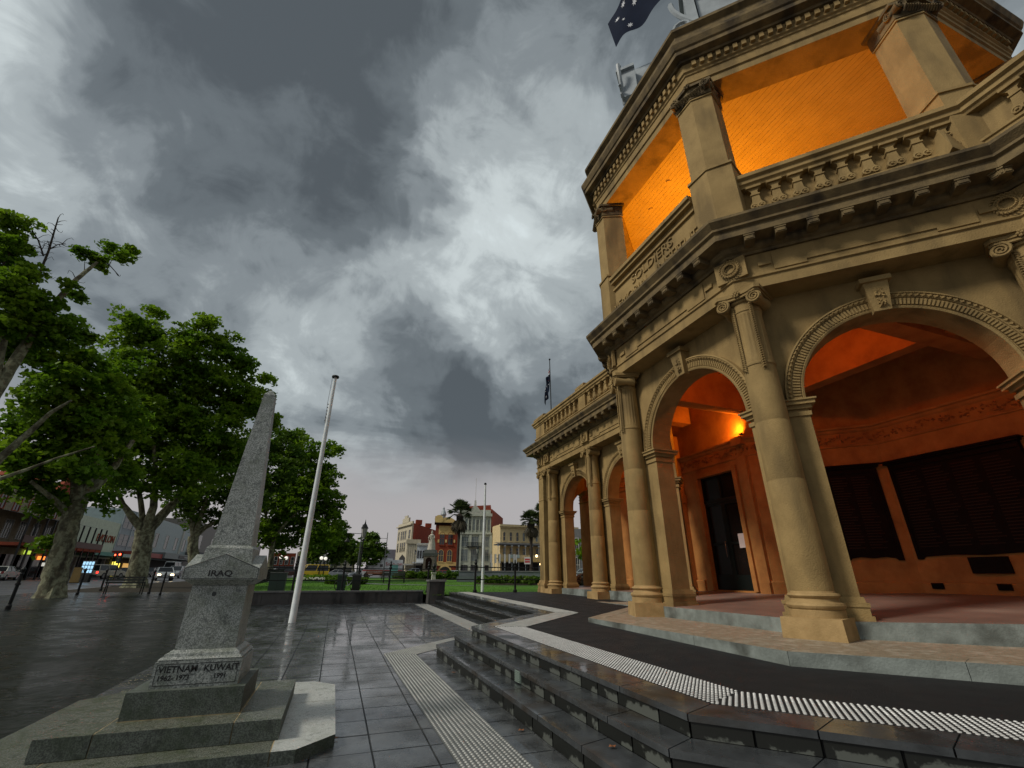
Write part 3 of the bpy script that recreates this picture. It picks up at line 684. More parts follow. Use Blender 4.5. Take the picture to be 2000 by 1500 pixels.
def column(x,y,ang,square=False,plinth=True,lod=0):
    n=(math.cos(ang),math.sin(ang)); t=(-n[1],n[0])
    root=bpy.data.objects.new('column',None); COL.objects.link(root); root.parent=hall; root.location=(x,y,0)
    def B(): return MB().frame((0,0,0),t,n)
    if plinth:
        b=B(); b.box(-.42,.42,-.46,.42,.70,1.0,.012,.012); b.build('pedestal',PLINTH,root)
    if not square:
        MB().lathe([(.375,.999),(.375,1.10),(.365,1.11),(.39,1.13),(.40,1.165),(.385,1.20),(.345,1.21),(.33,1.225),(.325,1.26),(.345,1.275),(.36,1.30),(.345,1.325),(.31,1.335),(.30,1.36)],seg=40).build('base_moulding',PLINTH,root,smooth=True)
        fluted=lambda r,z,a:r-(.014*max(0,math.cos(a*22))**.7 if 5.36<z<6.30 else 0)
        prof=[(.298,1.355),(.294,2.5),(.2895,3.06),(.285,3.07),(.285,3.08),(.2885,3.09),(.286,3.6),(.2815,4.10),(.277,4.11),(.277,4.12),(.281,4.13),(.277,4.6),(.272,5.20),(.286,5.21),(.290,5.235),(.286,5.26),(.272,5.27),(.272,5.35),(.268,5.37),(.258,6.29),(.262,6.31),(.262,6.36),(.275,6.37),(.278,6.395),(.262,6.41),(.262,6.55),(.30,6.57),(.31,6.61),(.29,6.64)]
        MB().lathe(prof,seg=88 if lod==0 else 44,mod=fluted,cap=False).build('shaft',STONE,root,smooth=True)
        for sd in (-1,1):
            sw=MB(); a0=ang+sd*.62
            for j in range(30):
                z=6.52-j*.047; 
                for e in (-1,1):
                    a=a0+e*.05; c0=(.275*math.cos(a0),.275*math.sin(a0),z); c1=(.31*math.cos(a),.31*math.sin(a),z-.02); c2=(.30*math.cos(a+e*.12),.30*math.sin(a+e*.12),z-.065)
                    sw.tube([c0,c1,c2],[.012,.020,.004],5,False)
            sw.build('garland',STONE,root,smooth=True)
    else:
        b=B(); b.box(-.30,.30,-.30,.30,1.36,6.6); b.build('shaft',STONE,root)
        b=B()
        for z0,z1,e in ((1.0,1.12,.09),(1.12,1.22,.11),(1.22,1.28,.06),(1.28,1.36,.04),(5.22,5.27,.02),(6.37,6.41,.02)): b.box(-.30-e,.30+e,-.30-e,.30+e,z0,z1)
        b.build('base_moulding',PLINTH,root)
    b=MB().frame((0,0,0),t,n)
    # abacus, concave between the horns
    ab=[(-.44,-.30),(-.44,.36),(-.36,.43),(-.18,.36),(0,.34),(.18,.36),(.36,.43),(.44,.36),(.44,-.30)]
    b.prism([(p[0],p[1]) for p in ab][::-1],6.70,6.775); b.prism([(p[0]*.93,p[1]*.93) for p in ab][::-1],6.655,6.70)
    b.T=None
    for sd in (-1,1): volute(b,(t[0]*sd*.30+n[0]*.34,t[1]*sd*.30+n[1]*.34,6.555),n,sd)
    pts=[(t[0]*s+n[0]*.33,t[1]*s+n[1]*.33,6.665-.03*math.cos(s*6)) for s in [-.3+.06*i for i in range(11)]]
    b.tube(pts,.028,6)
    for i in range(6):
        a=2*PI*i/6; c=(t[0]*math.cos(a)*.05+n[0]*.38,t[1]*math.cos(a)*.05+n[1]*.38,6.72+math.sin(a)*.05); b.ball(c,.028,6,4)
    b.ball((n[0]*.39,n[1]*.39,6.72),.03,6,4)
    b.build('capital',STONE,root,smooth=True)
    # frieze block and wreath over the column
    b=B(); b.box(-.30,.30,.30,.352 if square else .375,7.06,7.53); b.build('frieze_block',STONE,root)
    return root
for (P,Q),k in zip(((B_,A_),(A_,G_),(E_,B_)),(2,2,1)):
    # path order is far to near: B->A, A->G, E->B
    arch_bay(P,Q,R=1.50,detail=k); frieze_panel(P,Q)
W_=[(10.1,21.25),(10.1,17.05),(10.1,12.9)]
arch_bay(W_[0],W_[1],R=1.45,detail=1); arch_bay(W_[1],W_[2],R=1.45,detail=1); frieze_panel(W_[0],W_[1]); frieze_panel(W_[1],W_[2])
arch_bay((14.3,22.3),(10.7,22.3),R=1.30,detail=0)
MB().box(10.32,10.9,21.3,22.07,.71,6.79).build('corner_block',STONE,hall)
arch_bay(G_,(10.1,-1.6),R=1.45,detail=0); frieze_panel(G_,(10.1,-1.6))
c225=math.radians(22.5)
column(7.06,5.6,PI+c225); column(7.06,9.87,PI-c225); column(10.05,2.62,PI+c225); column(10.05,12.85,PI-c225,lod=1)
column(10.02,17.05,PI,lod=1); column(10.02,21.25,PI,lod=1); column(10.05,22.15,PI,square=True,plinth=True); column(10.02,-1.6,PI,lod=1)
for (x,y),a in (((7.06,5.6),PI+c225),((7.06,9.87),PI-c225),((10.05,2.62),PI+c225)): wreath((x+math.cos(a)*.39,y+math.sin(a)*.39,7.30),(math.cos(a),math.sin(a)))
for y in (17.05,21.25,22.15): wreath((10.1-.44,y,7.30),(-1,0))
wreath((10.4,22.3+.42,7.3),(0,1))
# ---- interior of the portico
IW=[(12.1,22.3),(12.1,10.75),(13.0,9.95),(14.6,8.35),(14.6,-7)]
def iwall(path,z0,z1,m,name,th=.3,ops=()):
    return MB().sweep(path,[(0,z0),(0,z1),(-th,z1),(-th,z0),(0,z0)],cap=True).build(name,m,hall)
# door wall with a real opening
def panel_wall(P,Q,openings,z0,z1,name):
    P,u,n,L=bay_frame(P,Q); b=MB().frame((P.x,P.y,0),(u.x,u.y),(n.x,n.y)); s=0
    for a,c,za,zb in openings:
        b.box(s,a,-.3,0,z0,z1); b.box(a,c,-.3,0,zb,z1)
        if za>z0: b.box(a,c,-.3,0,z0,za)
        s=c
    b.box(s,L,-.3,0,z0,z1); b.build(name,INNER,hall)
DY0,DY1=13.10,11.45
panel_wall(IW[0],IW[1],[(22.3-20.4,22.3-19.0,1.9,4.6),(22.3-DY0,22.3-DY1,1.16,4.86)],.8,8.0,'inner_wall')
iwall(IW[1:],.8,8.0,INNER,'inner_wall')
MB().sweep(IW,[(0,.9),(.07,.9),(.07,1.40),(.04,1.43),(0,1.44)]).build('skirting',INNER,hall) if False else None
def seg_sweep(p,prof,name,m): MB().sweep(p,prof).build(name,m,hall)
skp=[(0,.9),(.07,.9),(.07,1.42),(.05,1.45),(0,1.46)]
seg_sweep([(12.1,18.8),(12.1,13.5)],skp,'skirting',INNER); seg_sweep([(12.1,11.05),(12.1,10.75),(13.0,9.95),(14.6,8.35),(14.6,-7)],skp,'skirting',INNER)
seg_sweep(IW,[(0,5.62),(.05,5.66),(.08,5.72),(.14,5.74),(.16,5.80),(0,5.82)],'inner_cornice',INNER)
seg_sweep(IW,[(0,5.19),(.04,5.20),(.05,5.24),(0,5.26)],'inner_fillet',INNER)
# relief frieze: repeated swag and leaf clusters
rf=MB(); rnd=random.Random(11)
for P,u,s,i in along(IW,(0,1,2,3),.36):
    n=Vector((u.y,-u.x))
    if (P+u*s).y<0: continue
    for k in range(9):
        ds=rnd.uniform(-.17,.17); z=5.44+rnd.uniform(-.11,.11); p=P+u*(s+ds)+n*.0; q=P+u*(s+ds+rnd.uniform(-.06,.06))+n*.035; r=P+u*(s+ds+rnd.uniform(-.08,.08))+n*.012
        rf.tube([(p.x,p.y,z),(q.x,q.y,z+rnd.uniform(-.03,.03)),(r.x,r.y,z+rnd.uniform(-.06,.06))],[.012,.022,.008],4,False)
rf.build('frieze_relief',RELIEF,hall,kind='stuff')
# pilasters beside the door, door architrave
b=MB().box(11.98,12.1,10.78,11.10,.9,5.2); b.build('pilaster',INNER,hall)
b=MB().box(11.93,12.1,10.76,11.13,.9,1.40); b.box(11.90,12.1,10.74,11.15,5.58,5.84); b.build('pilaster_base',INNER,hall)
b=MB().box(11.80,12.1,13.9,14.35,.9,6.7); b.box(11.74,12.1,13.86,14.39,.9,1.4); b.box(11.72,12.1,13.84,14.41,4.1,4.4); b.build('pilaster',INNER,hall)
b=MB(); b.box(12.02,12.1,DY1-.16,DY1,1.14,5.0); b.box(12.02,12.1,DY0,DY0+.16,1.14,5.0); b.box(12.02,12.1,DY1-.003,DY0+.003,4.862,5.003); b.build('door_frame',INNER,hall)
door=bpy.data.objects.new('entrance_door',None); COL.objects.link(door); door.parent=hall; door.location=(12.25,0,0)
DK=flat('dark_green_door_paint',(.006,.010,.009),.45,spec=.25); DOORG=flat('dark_door_glass',(.012,.009,.008),.22,spec=.25)
b=MB(); ym=(DY0+DY1)/2
for y0,y1 in ((DY1,DY1+.10),(ym-.09,ym+.09),(DY0-.10,DY0)): b.box(-.04,.04,y0,y1,1.16,3.95)
for y0,y1 in ((DY1+.10,ym-.09),(ym+.09,DY0-.10)):
    for z0,z1 in ((1.16,1.62),(2.55,2.62),(3.85,3.95)): b.box(-.04,.04,y0,y1,z0,z1)
b.build('door_leaf',DK,door)
b=MB(); b.box(-.06,.06,DY1,DY0,3.952,4.06); b.box(-.05,.05,DY1,DY1+.07,4.06,4.86); b.box(-.05,.05,DY0-.07,DY0,4.06,4.86); b.box(-.05,.05,ym-.03,ym+.03,4.06,4.80); b.box(-.05,.05,DY1+.07,DY0-.07,4.80,4.86); b.build('transom_frame',DK,door)
for y0,y1 in ((DY1+.10,ym-.09),(ym+.09,DY0-.10)):
    for z0,z1 in ((1.62,2.55),(2.62,3.85)): MB().box(.0,.012,y0,y1,z0,z1).build('pane',DOORG,door)
for y0,y1 in ((DY1+.07,ym-.03),(ym+.03,DY0-.07)): MB().box(.0,.012,y0,y1,4.06,4.80).build('pane',DOORG,door)
b=MB().tube([(-.06,ym+.12,2.15),(-.10,ym+.12,2.15),(-.10,ym+.12,2.65),(-.06,ym+.12,2.65)],.014,8); b.build('door_handle',flat('polished_steel',(.5,.5,.48),.25,1.),door)
MB().box(-.052,-.048,DY1+.16,DY1+.40,2.42,2.86).build('notice_sheet',flat('white_paper',(.62,.52,.50),.7),door)
MB().box(-.075,-.05,DY1+.02,DY1+.085,2.22,2.36).build('lock_plate',flat('brass_plate',(.55,.38,.10),.3,1.),door)
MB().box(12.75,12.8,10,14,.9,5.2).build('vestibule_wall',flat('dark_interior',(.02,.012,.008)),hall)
# wing window seen through the far arch
wf=MB(); wf.box(12.06,12.16,19.0,20.4,1.9,1.98); wf.box(12.06,12.16,19.0,20.4,4.52,4.6); wf.box(12.06,12.16,19.0,19.08,1.98,4.52); wf.box(12.06,12.16,20.32,20.4,1.98,4.52); wf.box(12.08,12.14,19.67,19.73,1.98,4.52)
wf=wf.build('window_frame',DARKB,hall); MB().box(12.19,12.2,19.05,20.35,1.95,4.55).build('pane',GLASSD,wf)
# honour boards: big bronze plaques with cornice and scalloped lower edge
def plaque(P,Q,s0,s1,z0,z1,small=None):
    P,u,n,L=bay_frame(P,Q); r=bpy.data.objects.new('honour_board',None); COL.objects.link(r); r.parent=hall
    def fr(): return MB().frame((P.x,P.y,0),(u.x,u.y),(n.x,n.y))
    w=s1-s0; low=[(s0-.02,z1),(s0-.02,z0-.06),(s0+.10,z0-.06),(s0+.16,z0),(s0+w*.28,z0+.03),(s0+w*.5,z0),(s0+w*.72,z0+.03),(s1-.16,z0),(s1-.10,z0-.06),(s1+.02,z0-.06),(s1+.02,z1)]
    fr().prism_y(low,.0,.05).build('backboard',DARKB,r)
    b=fr(); b.box(s0,s1,.05,.09,z1-.16,z1-.02); b.box(s0-.06,s1+.06,.0,.17,z1-.02,z1+.03); b.box(s0-.10,s1+.10,.0,.22,z1+.03,z1+.075); b.build('moulded_top',DARKB,r)
    b=fr(); b.box(s0,s0+.07,.05,.075,z0+.1,z1-.16); b.box(s1-.07,s1,.05,.075,z0+.1,z1-.16); b.build('edge_moulding',DARKB,r)
    ncol=max(2,int(w/.62)); b=fr()
    for c in range(ncol):
        x0=s0+.14+c*(w-.28)/ncol; x1=x0+(w-.28)/ncol-.08
        for k in range(28):
            z=z1-.28-k*.075
            if z<z0+.22: break
            xe=x0+(x1-x0)*random.uniform(.6,1.); b.box(x0,xe,.05,.054,z-.012,z+.012)
    b.build('name_lines',flat('dull_bronze_letters',(.030,.012,.005),.5,spec=.1),r)
plaque(IW[2],IW[3],.72,2.02,2.05,4.55); plaque((14.6,8.35),(14.6,-7),.12,2.95,2.07,4.55); plaque((14.6,8.35),(14.6,-7),3.4,6.2,2.07,4.55)
r=MB().box(14.53,14.6,6.42,7.17,1.66,2.03); r.build('small_plaque',DARKB,hall)
for y in (7.98,6.66):
    b=MB().box(14.50,14.53,y-.13,y+.13,1.30,1.44)
    for k in range(5): b.box(14.49,14.50,y-.12,y+.12,1.315+k*.026,1.325+k*.026)
    b.build('wall_vent',DARKB,hall)
MB().box(13.0,13.06,9.80,9.88,1.86,1.96).build('power_outlet',flat('cream_plastic',(.5,.42,.36)),hall)
# ceiling, beams
cl=MB().prism([(8,5.4),(8,10.1),(10.6,12.7),(10.6,22),(12.4,22),(12.4,10.6),(14.9,8.4),(14.9,-7),(10.6,-7),(10.6,2.8)][::-1],7.95,8.06); cl.build('portico_ceiling',INNER,hall)
def beam(x0,y0,x1,y1,w,z0,z1):
    P=Vector((x0,y0));Q=Vector((x1,y1));u=(Q-P).normalized(); b=MB().frame((x0,y0,0),(u.x,u.y)); b.box(0,(Q-P).length,-w/2,w/2,z0,z1); b.build('ceiling_beam',INNER,hall)
beam(12.22,10.7,12.22,-3.0,.4,6.6,7.94); beam(8.3,5.05,14.5,5.05,.42,6.50,7.93); beam(10.3,13.2,12.05,13.2,.45,6.95,7.92); beam(8.4,10.4,12.0,10.4,.42,6.51,7.935)
beam(10.4,17.1,12.05,17.1,.4,6.9,7.92)
# balcony deck, piers, upper entablature
c0=(11.9,7.735)
OCT=[(10.05,12.86),(7.06,9.87),(7.06,5.6),(10.05,2.61),(13.75,2.61),(16.74,5.6),(16.74,9.87),(13.75,12.86)]
MB().prism(off(OCT[:]+[OCT[0]],-.3)[:8][::-1],8.08,8.2).build('balcony_deck',FLOOR,hall)
upe=[(-.38,12.9),(.33,12.9),(.33,13.10),(.37,13.12),(.37,13.15),(.34,13.16),(.34,13.40),(.37,13.42),(.38,13.47),(.42,13.50),(.42,13.72),(.50,13.78),(.52,13.84),(.68,13.87),(.68,14.0),(.72,14.03),(.78,14.18),(.78,14.26),(.70,14.30),(.50,14.33),(.50,14.86),(.54,14.89),(.62,14.95),(.62,15.05),(.5,15.1),(-.38,15.12)]
u1=upe[:10]+[(.42,13.775),(-.38,13.775),upe[0]]
MB().sweep(OCT,u1,closed=True).build('upper_entablature',STONE,hall)
u2=[(-.38,13.777),(.44,13.777)]+upe[11:]+[(-.38,13.777)]
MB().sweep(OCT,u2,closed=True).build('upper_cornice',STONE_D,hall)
dm=MB()
for P,u,s,i in along(OCT,(0,1,2,3,4),.205):
    n=Vector((u.y,-u.x)); p=P+u*s
    dm.frame((p.x,p.y,0),(u.x,u.y),(n.x,n.y)); dm.box(-.05,.05,.41,.50,13.56,13.71)
dm.build('dentil',STONE,hall,kind='stuff')
def upier(x,y,ang):
    n=(math.cos(ang),math.sin(ang)); t=(-n[1],n[0]); root=bpy.data.objects.new('balcony_pier',None); COL.objects.link(root); root.parent=hall; root.location=(x,y,0)
    def B(): return MB().frame((0,0,0),t,n)
    def bent(z0,z1,e,tw=0.):
        # pier folded round the corner of the octagon
        w=.43+e; d=.36+e
        return [(-w,-.35-e),(w,-.35-e),(w,d-.10),(0,d+.07),(-w,d-.10)]
    b=B(); b.prism(bent(0,0,.05),8.22,10.0); b.build('pier_pedestal',STONE,root)
    b=B(); b.prism(bent(0,0,.08),10.001,10.06); b.prism(bent(0,0,.0),10.06,12.45); b.prism(bent(0,0,.025),12.40,12.44); b.build('pier_shaft',STONE,root)
    b=B(); b.prism(bent(0,0,.09),12.82,12.895); b.prism(bent(0,0,.03),12.47,12.82); b.T=None
    for sd in (-1,1):
        volute(b,(t[0]*sd*.40+n[0]*.44,t[1]*sd*.40+n[1]*.44,12.68),n,sd,.12,2.)
        # side scrolls
        volute(b,(t[0]*sd*.47+n[0]*.22,t[1]*sd*.47+n[1]*.22,12.68),(t[0]*sd,t[1]*sd),1,.10,2.)
    for k in range(14):
        s=-.36+.72*k/13; b.tube([(t[0]*s+n[0]*.42,t[1]*s+n[1]*.42,12.50),(t[0]*s+n[0]*.50,t[1]*s+n[1]*.50,12.58),(t[0]*s+n[0]*.46,t[1]*s+n[1]*.46,12.66)],[.02,.03,.01],5)
    for a in range(5): b.ball((n[0]*.54+t[0]*.05*math.cos(a*1.26),n[1]*.54+t[1]*.05*math.cos(a*1.26),12.84+.05*math.sin(a*1.26)),.03,6,4)
    b.build('pier_capital',STONE_D,root,smooth=True)
for i,(x,y) in enumerate(OCT): upier(x,y,math.atan2(y-c0[1],x-c0[0]))
# lettered parapet panel between the two front piers
b=MB(); b.box(6.72,7.06,6.02,9.45,8.28,9.62); b.box(6.66,7.1,6.0,9.47,9.40,9.46); b.box(6.60,7.1,6.0,9.47,9.622,9.72); b.box(6.54,7.1,6.0,9.47,9.722,9.82); b.build('name_panel',STONE,hall)
text('SOLDIERS',.37,.022,(6.705,7.72,9.20),(0,-1,0),(0,0,1),STONE,hall,sx=1.1)
text('MEMORIAL   INSTITUTE',.34,.022,(6.705,7.72,8.83),(0,-1,0),(0,0,1),STONE,hall,sx=1.05)
# ceiling boards of the balcony
def chord(x):
    ys=[]
    P=off(OCT+[OCT[0]],-.3)[:8]
    for i in range(8):
        a,b_=P[i],P[(i+1)%8]
        if (a[0]-x)*(b_[0]-x)<=0 and abs(a[0]-b_[0])>1e-6: ys.append(a[1]+(b_[1]-a[1])*(x-a[0])/(b_[0]-a[0]))
    return (min(ys),max(ys)) if len(ys)>=2 else None
x=7.25
while x<16.4:
    y=chord(x+.075)
    if y: MB().box(x,x+.142,y[0],y[1],13.36,13.38).build('ceiling_board',BOARD,hall)
    x+=.15
MB().prism(off(OCT+[OCT[0]],-.36)[:8][::-1],13.385,13.42).build('ceiling_deck',BOARD,hall)
MB().box(7.3,16.4,10.3,10.34,13.345,13.36).build('cover_strip',BOARD,hall)
for p in ((8.6,9.5),(8.4,8.3)): MB().lathe([(.07,13.32),(.07,13.36)],p,14).build('ceiling_lamp_rose',BOARD,hall)
MB().box(14.6,14.9,3.2,12.2,8.2,13.36).build('balcony_back_wall',INNER,hall)
# roof drum with round-headed dormers
ROOF=mat('zinc_roof',(.20,.23,.24),.45,(.14,.16,.17),2,.5)
rd=MB(); rd.lathe([(4.6,15.0),(3.6,16.0),(2.9,16.6),(2.75,18.5),(2.5,20.2),(2.0,21.6),(1.2,22.6),(.2,23.1)],c0,8,ph=PI/8); rd.build('roof_drum',ROOF,hall)
def dormer(ang,R,z,sc=1.):
    n=(math.cos(ang),math.sin(ang)); t=(-n[1],n[0]); r=bpy.data.objects.new('dormer',None); COL.objects.link(r); r.parent=hall; r.location=(c0[0]+n[0]*R,c0[1]+n[1]*R,z); r.scale=(1.2,1.2,1.2)
    def B(): return MB().frame((0,0,0),t,n)
    b=B(); b.prism_y([(-.95,-1.6),(.95,-1.6),(.95,-.2)]+[(.95*math.cos(a),.1+.95*math.sin(a)) for a in [PI*i/14 for i in range(15)]]+[(-.95,-.2)],-1.2,0); b.build('dormer_body',GREYP,r)
    b=B(); prof=[(.92,0),(.92,.10),(1.02,.16),(1.08,.16),(1.08,0)]; ns=20; vs=[];fs=[];k=len(prof)
    for i in range(ns+1):
        a=PI*i/ns
        for q,y in prof: vs.append((q*math.cos(a),y,.1+q*math.sin(a)))
    for i in range(ns):
        for q in range(k-1): fs.append((i*k+q,(i+1)*k+q,(i+1)*k+q+1,i*k+q+1))
    b.add(vs,fs); b.box(-1.35,-.9,-.4,.2,.02,.14); b.box(.9,1.35,-.4,.2,.02,.14); b.box(-1.25,-1.0,-.4,.12,-1.2,.02); b.box(1.0,1.25,-.4,.12,-1.2,.02); b.box(-.2,.2,-.3,.22,1.0,1.4); b.box(-.28,.28,-.3,.28,1.4,1.5)
    for sd in (-1,1):
        b.tube([(sd*(1.02+.55*math.sin(q_)),.08,-1.25+1.25*q_/1.57) for q_ in [PI/2*(1-k_/9) for k_ in range(10)]],.07,6)
        b.tube([(sd*(1.38+(.26-.025*k_)*math.cos(k_*.62)),.10,-1.15+(.26-.025*k_)*math.sin(k_*.62)) for k_ in range(10)],.05,6)
        b.tube([(sd*(.30+(.2-.02*k_)*math.cos(k_*.7)),.12,1.55+(.2-.02*k_)*math.sin(k_*.7)) for k_ in range(9)],.045,6)
    b.build('dormer_surround',GREYP,r)
    b=B(); ring=[(.52*math.cos(a),.05,-.05+.62*math.sin(a)) for a in [2*PI*i/24 for i in range(25)]]; b.tube(ring,.06,6,False); b.build('louvre_ring',GREYP,r)
    b=B(); b.prism_y([(.5*math.cos(a),-.05+.6*math.sin(a)) for a in [2*PI*i/24 for i in range(24)]],.005,.015)
    b.build('louvre_back',DARKB,r)
    for j in range(9):
        z_=-.57+j*.13; w=.49*math.sqrt(max(0,1-((z_+.05)/.6)**2)); B().box(-w,w,.016,.075,z_-.018,z_+.018).build('slat',GREYP,r)
for k,a in enumerate((math.radians(135),math.radians(225),math.radians(45),math.radians(315))): dormer(a,3.85,20.35 if k!=1 else 18.9)
b=MB()
for i in range(14):
    s=i*.3; P=Vector((8.2,4.4))+Vector((.7071,-.7071))*s*.6; b.ball((P.x+.3,P.y+1.4,15.9),.09,6,4); b.tube([(P.x+.3,P.y+1.4,15.2),(P.x+.3,P.y+1.4,15.85)],.03,5)
b.build('roof_cresting',GREYP,hall)
# ---- lamps that light the stone from below
def lamp(p,e,col,name,r=.12,rot=None,spot=None):
    b=MB(); b.box(-.05,.05,-.04,.04,-.15,-.10); o=b.build('uplight',BLACKM,hall); o.location=p
    l=bpy.data.lights.new(name,'SPOT' if spot else 'POINT'); l.energy=e; l.color=col; l.shadow_soft_size=r
    if spot: l.spot_size=math.radians(spot); l.spot_blend=.6
    lo=bpy.data.objects.new(name,l); COL.objects.link(lo); lo.parent=hall; lo.location=(p[0],p[1],p[2]+.02)
    if rot: lo.rotation_euler=rot
AMB=(1,.34,.03)
lamp((10.0,8.6,9.9),860,(1,.36,.004),'balcony_lamp',.3)
lamp((11.97,10.72,6.02),230,(1,.30,.02),'portico_lamp',.16,rot=Vector((.25,-.8,-.45)).to_track_quat('Z','Y').to_euler(),spot=165)
lamp((8.75,6.6,7.35),135,(1,.22,.012),'portico_lamp',.12)
lamp((10.75,3.3,3.9),20,(1,.17,.006),'portico_lamp',.2)
lamp((11.2,16.2,5.9),45,(1,.25,.02),'wing_lamp',.2)
lamp((11.2,19.6,6.6),25,(1,.28,.02),'wing_lamp',.2)
# ------------------------------------------------------------------ granite war memorial
mem=thing('war_memorial','speckled grey granite obelisk war memorial on wet stepped base, lettered IRAQ, VIETNAM and KUWAIT','memorial',(-1.12,6.20,g(6.2)))
gz=g(6.2); ox,oy=-1.12,6.20
def mprism(poly,z0,z1): 
    return MB().prism([(x-ox,y-oy) for x,y in poly],z0-gz,z1-gz)
s1=[(-2.25,5.10),(-.10,5.10),(.22,5.42),(.22,7.62),(-.05,7.93),(-2.22,8.05),(-2.62,7.68),(-2.62,5.5)]
# base slab made of separate stones
def clip(poly,a,b,c):       # keep a*x+b*y<=c
    out=[]
    for i in range(len(poly)):
        p,q=poly[i],poly[(i+1)%len(poly)]; dp=a*p[0]+b*p[1]-c; dq=a*q[0]+b*q[1]-c
        if dp<=0: out.append(p)
        if (dp<0)!=(dq<0) and dp!=dq: t=dp/(dp-dq); out.append((p[0]+(q[0]-p[0])*t,p[1]+(q[1]-p[1])*t))
    return out
def stones(poly,xs,ys,z0,z1,mtop,medge,name,mem=mem,last=None):
    xs=[-99]+xs+[99]; ys=[-99]+ys+[99]
    for i in range(len(xs)-1):
        for j in range(len(ys)-1):
            p=clip(clip(clip(clip(poly,1,0,xs[i+1]-.005),-1,0,-xs[i]-.005),0,1,ys[j+1]-.005),0,-1,-ys[j]-.005)
            if len(p)<3: continue
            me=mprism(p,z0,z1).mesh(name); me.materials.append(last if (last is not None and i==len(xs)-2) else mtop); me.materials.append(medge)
            for f in me.polygons:
                if abs(f.normal.z)<.5: f.material_index=1
            link(name,me,mem)
mprism([(x*.985-.018,y*.985+.095) for x,y in s1],.0,.1705).build('base_core',MORTAR,mem)
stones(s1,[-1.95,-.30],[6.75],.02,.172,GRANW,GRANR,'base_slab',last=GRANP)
def rect(x0,x1,y0,y1): return [(x0,y0),(x1,y0),(x1,y1),(x0,y1)]
mprism(rect(-2.05,-.29,5.43,7.18),.17,.3305).build('step_core',MORTAR,mem)
stones(rect(-2.07,-.27,5.41,7.2),[-1.68,-.66],[5.80,6.8],.176,.332,GRANW,GRANR,'step_slab')
mprism(rect(-1.632,-.668,5.738,6.702),.330,.338).build('mortar_bed',MORTAR,mem)
mprism(rect(-1.63,-.67,5.74,6.70),.338,.552).build('rough_block',GRANR,mem)
b=mprism(rect(-1.49,-.75,5.83,6.57),.552,.77)
b.build('inscribed_block',GRAN,mem)
b=MB()
for h0,h1,w0,w1 in ((.77,.785,.70,.70),(.785,.805,.72,.68),(.805,.83,.655,.64),(.83,.858,.63,.56)):
    x=w0/2;y=w1/2; b.add([(-x,-x,h0-gz),(x,-x,h0-gz),(x,x,h0-gz),(-x,x,h0-gz),(-y,-y,h1-gz),(y,-y,h1-gz),(y,y,h1-gz),(-y,y,h1-gz)],[(0,3,2,1),(4,5,6,7),(0,1,5,4),(1,2,6,5),(2,3,7,6),(3,0,4,7)])
b.build('base_moulding',GRAN,mem)
def taper(w0,w1,z0,z1,name,m=GRAN):
    x=w0/2;y=w1/2; return MB().add([(-x,-x,z0-gz),(x,-x,z0-gz),(x,x,z0-gz),(-x,x,z0-gz),(-y,-y,z1-gz),(y,-y,z1-gz),(y,y,z1-gz),(-y,y,z1-gz)],[(0,3,2,1),(4,5,6,7),(0,1,5,4),(1,2,6,5),(2,3,7,6),(3,0,4,7)]).build(name,m,mem)
taper(.530,.515,.859,1.44,'die_stone'); taper(.50,.67,1.441,1.50,'cap_cove')
def gable():
    w=.352; zs,za,zb=1.61,1.755,1.501
    b=MB()
    for rot in (0,1):
        vs=[(-w,-w,zb),(w,-w,zb),(w,-w,zs),(0,-w,za),(-w,-w,zs),(-w,w,zb),(w,w,zb),(w,w,zs),(0,w,za),(-w,w,zs)]
        if rot: vs=[(-y*.995,x*.995,z-.002*(1)) for x,y,z in vs]
        b.add([(x,y,z-gz) for x,y,z in vs],[(0,1,2,3,4),(9,8,7,6,5),(0,5,6,1),(1,6,7,2),(2,7,8,3),(3,8,9,4),(4,9,5,0)])
    b.build('gabled_cap',GRAN,mem)
gable()
taper(.505,.455,1.60,1.815,'neck_stone'); taper(.455,.40,1.8155,1.845,'neck_chamfer'); taper(.390,.128,1.846,3.70,'obelisk_shaft'); taper(.128,.03,3.701,3.775,'obelisk_tip')
XD=(1,0,0);YD=(0,0,1)
text('IRAQ',.078,.002,(-.01,-.3535,1.558-gz),XD,YD,LETTER,mem,sx=1.25,bold=.0018)
text('VIETNAM',.078,.002,(-.165,-.3715,.705-gz),XD,YD,LETTER,mem,bold=.0015); text('KUWAIT',.078,.002,(.20,-.3715,.705-gz),XD,YD,LETTER,mem,bold=.0015)
text('1962- 1973',.058,.002,(-.19,-.3715,.635-gz),XD,YD,LETTER,mem,bold=.0015); text('1991',.058,.002,(.20,-.3715,.635-gz),XD,YD,LETTER,mem,bold=.0015)
b=MB()
for x0,x1,z0,z1 in ((-.345,.345,.575,.580),(-.345,.345,.748,.753),(-.345,-.340,.58,.748),(.340,.345,.58,.748)): b.box(x0,x1,-.3725,-.3695,z0-gz,z1-gz)
for p,q in (((-.345,1.508),(.345,1.508)),((-.345,1.608),(0,1.748)),((0,1.748),(.345,1.608)),((-.343,1.508),(-.343,1.608)),((.343,1.508),(.343,1.608))):
    b.tube([(p[0],-.352,p[1]-gz),(q[0],-.352,q[1]-gz)],.0028,4)
b.build('incised_border',LETTER,mem,kind='stuff')
MB().lathe([(.022,-.0015),(.022,.0015)],seg=14).build('round_stain',flat('dark_stain',(.035,.04,.04)),mem)
st=[o for o in mem.children if o.name.startswith('round_stain')][0]; st.rotation_euler=(PI/2,0,0); st.location=(-.04,-.2615,1.36-gz)
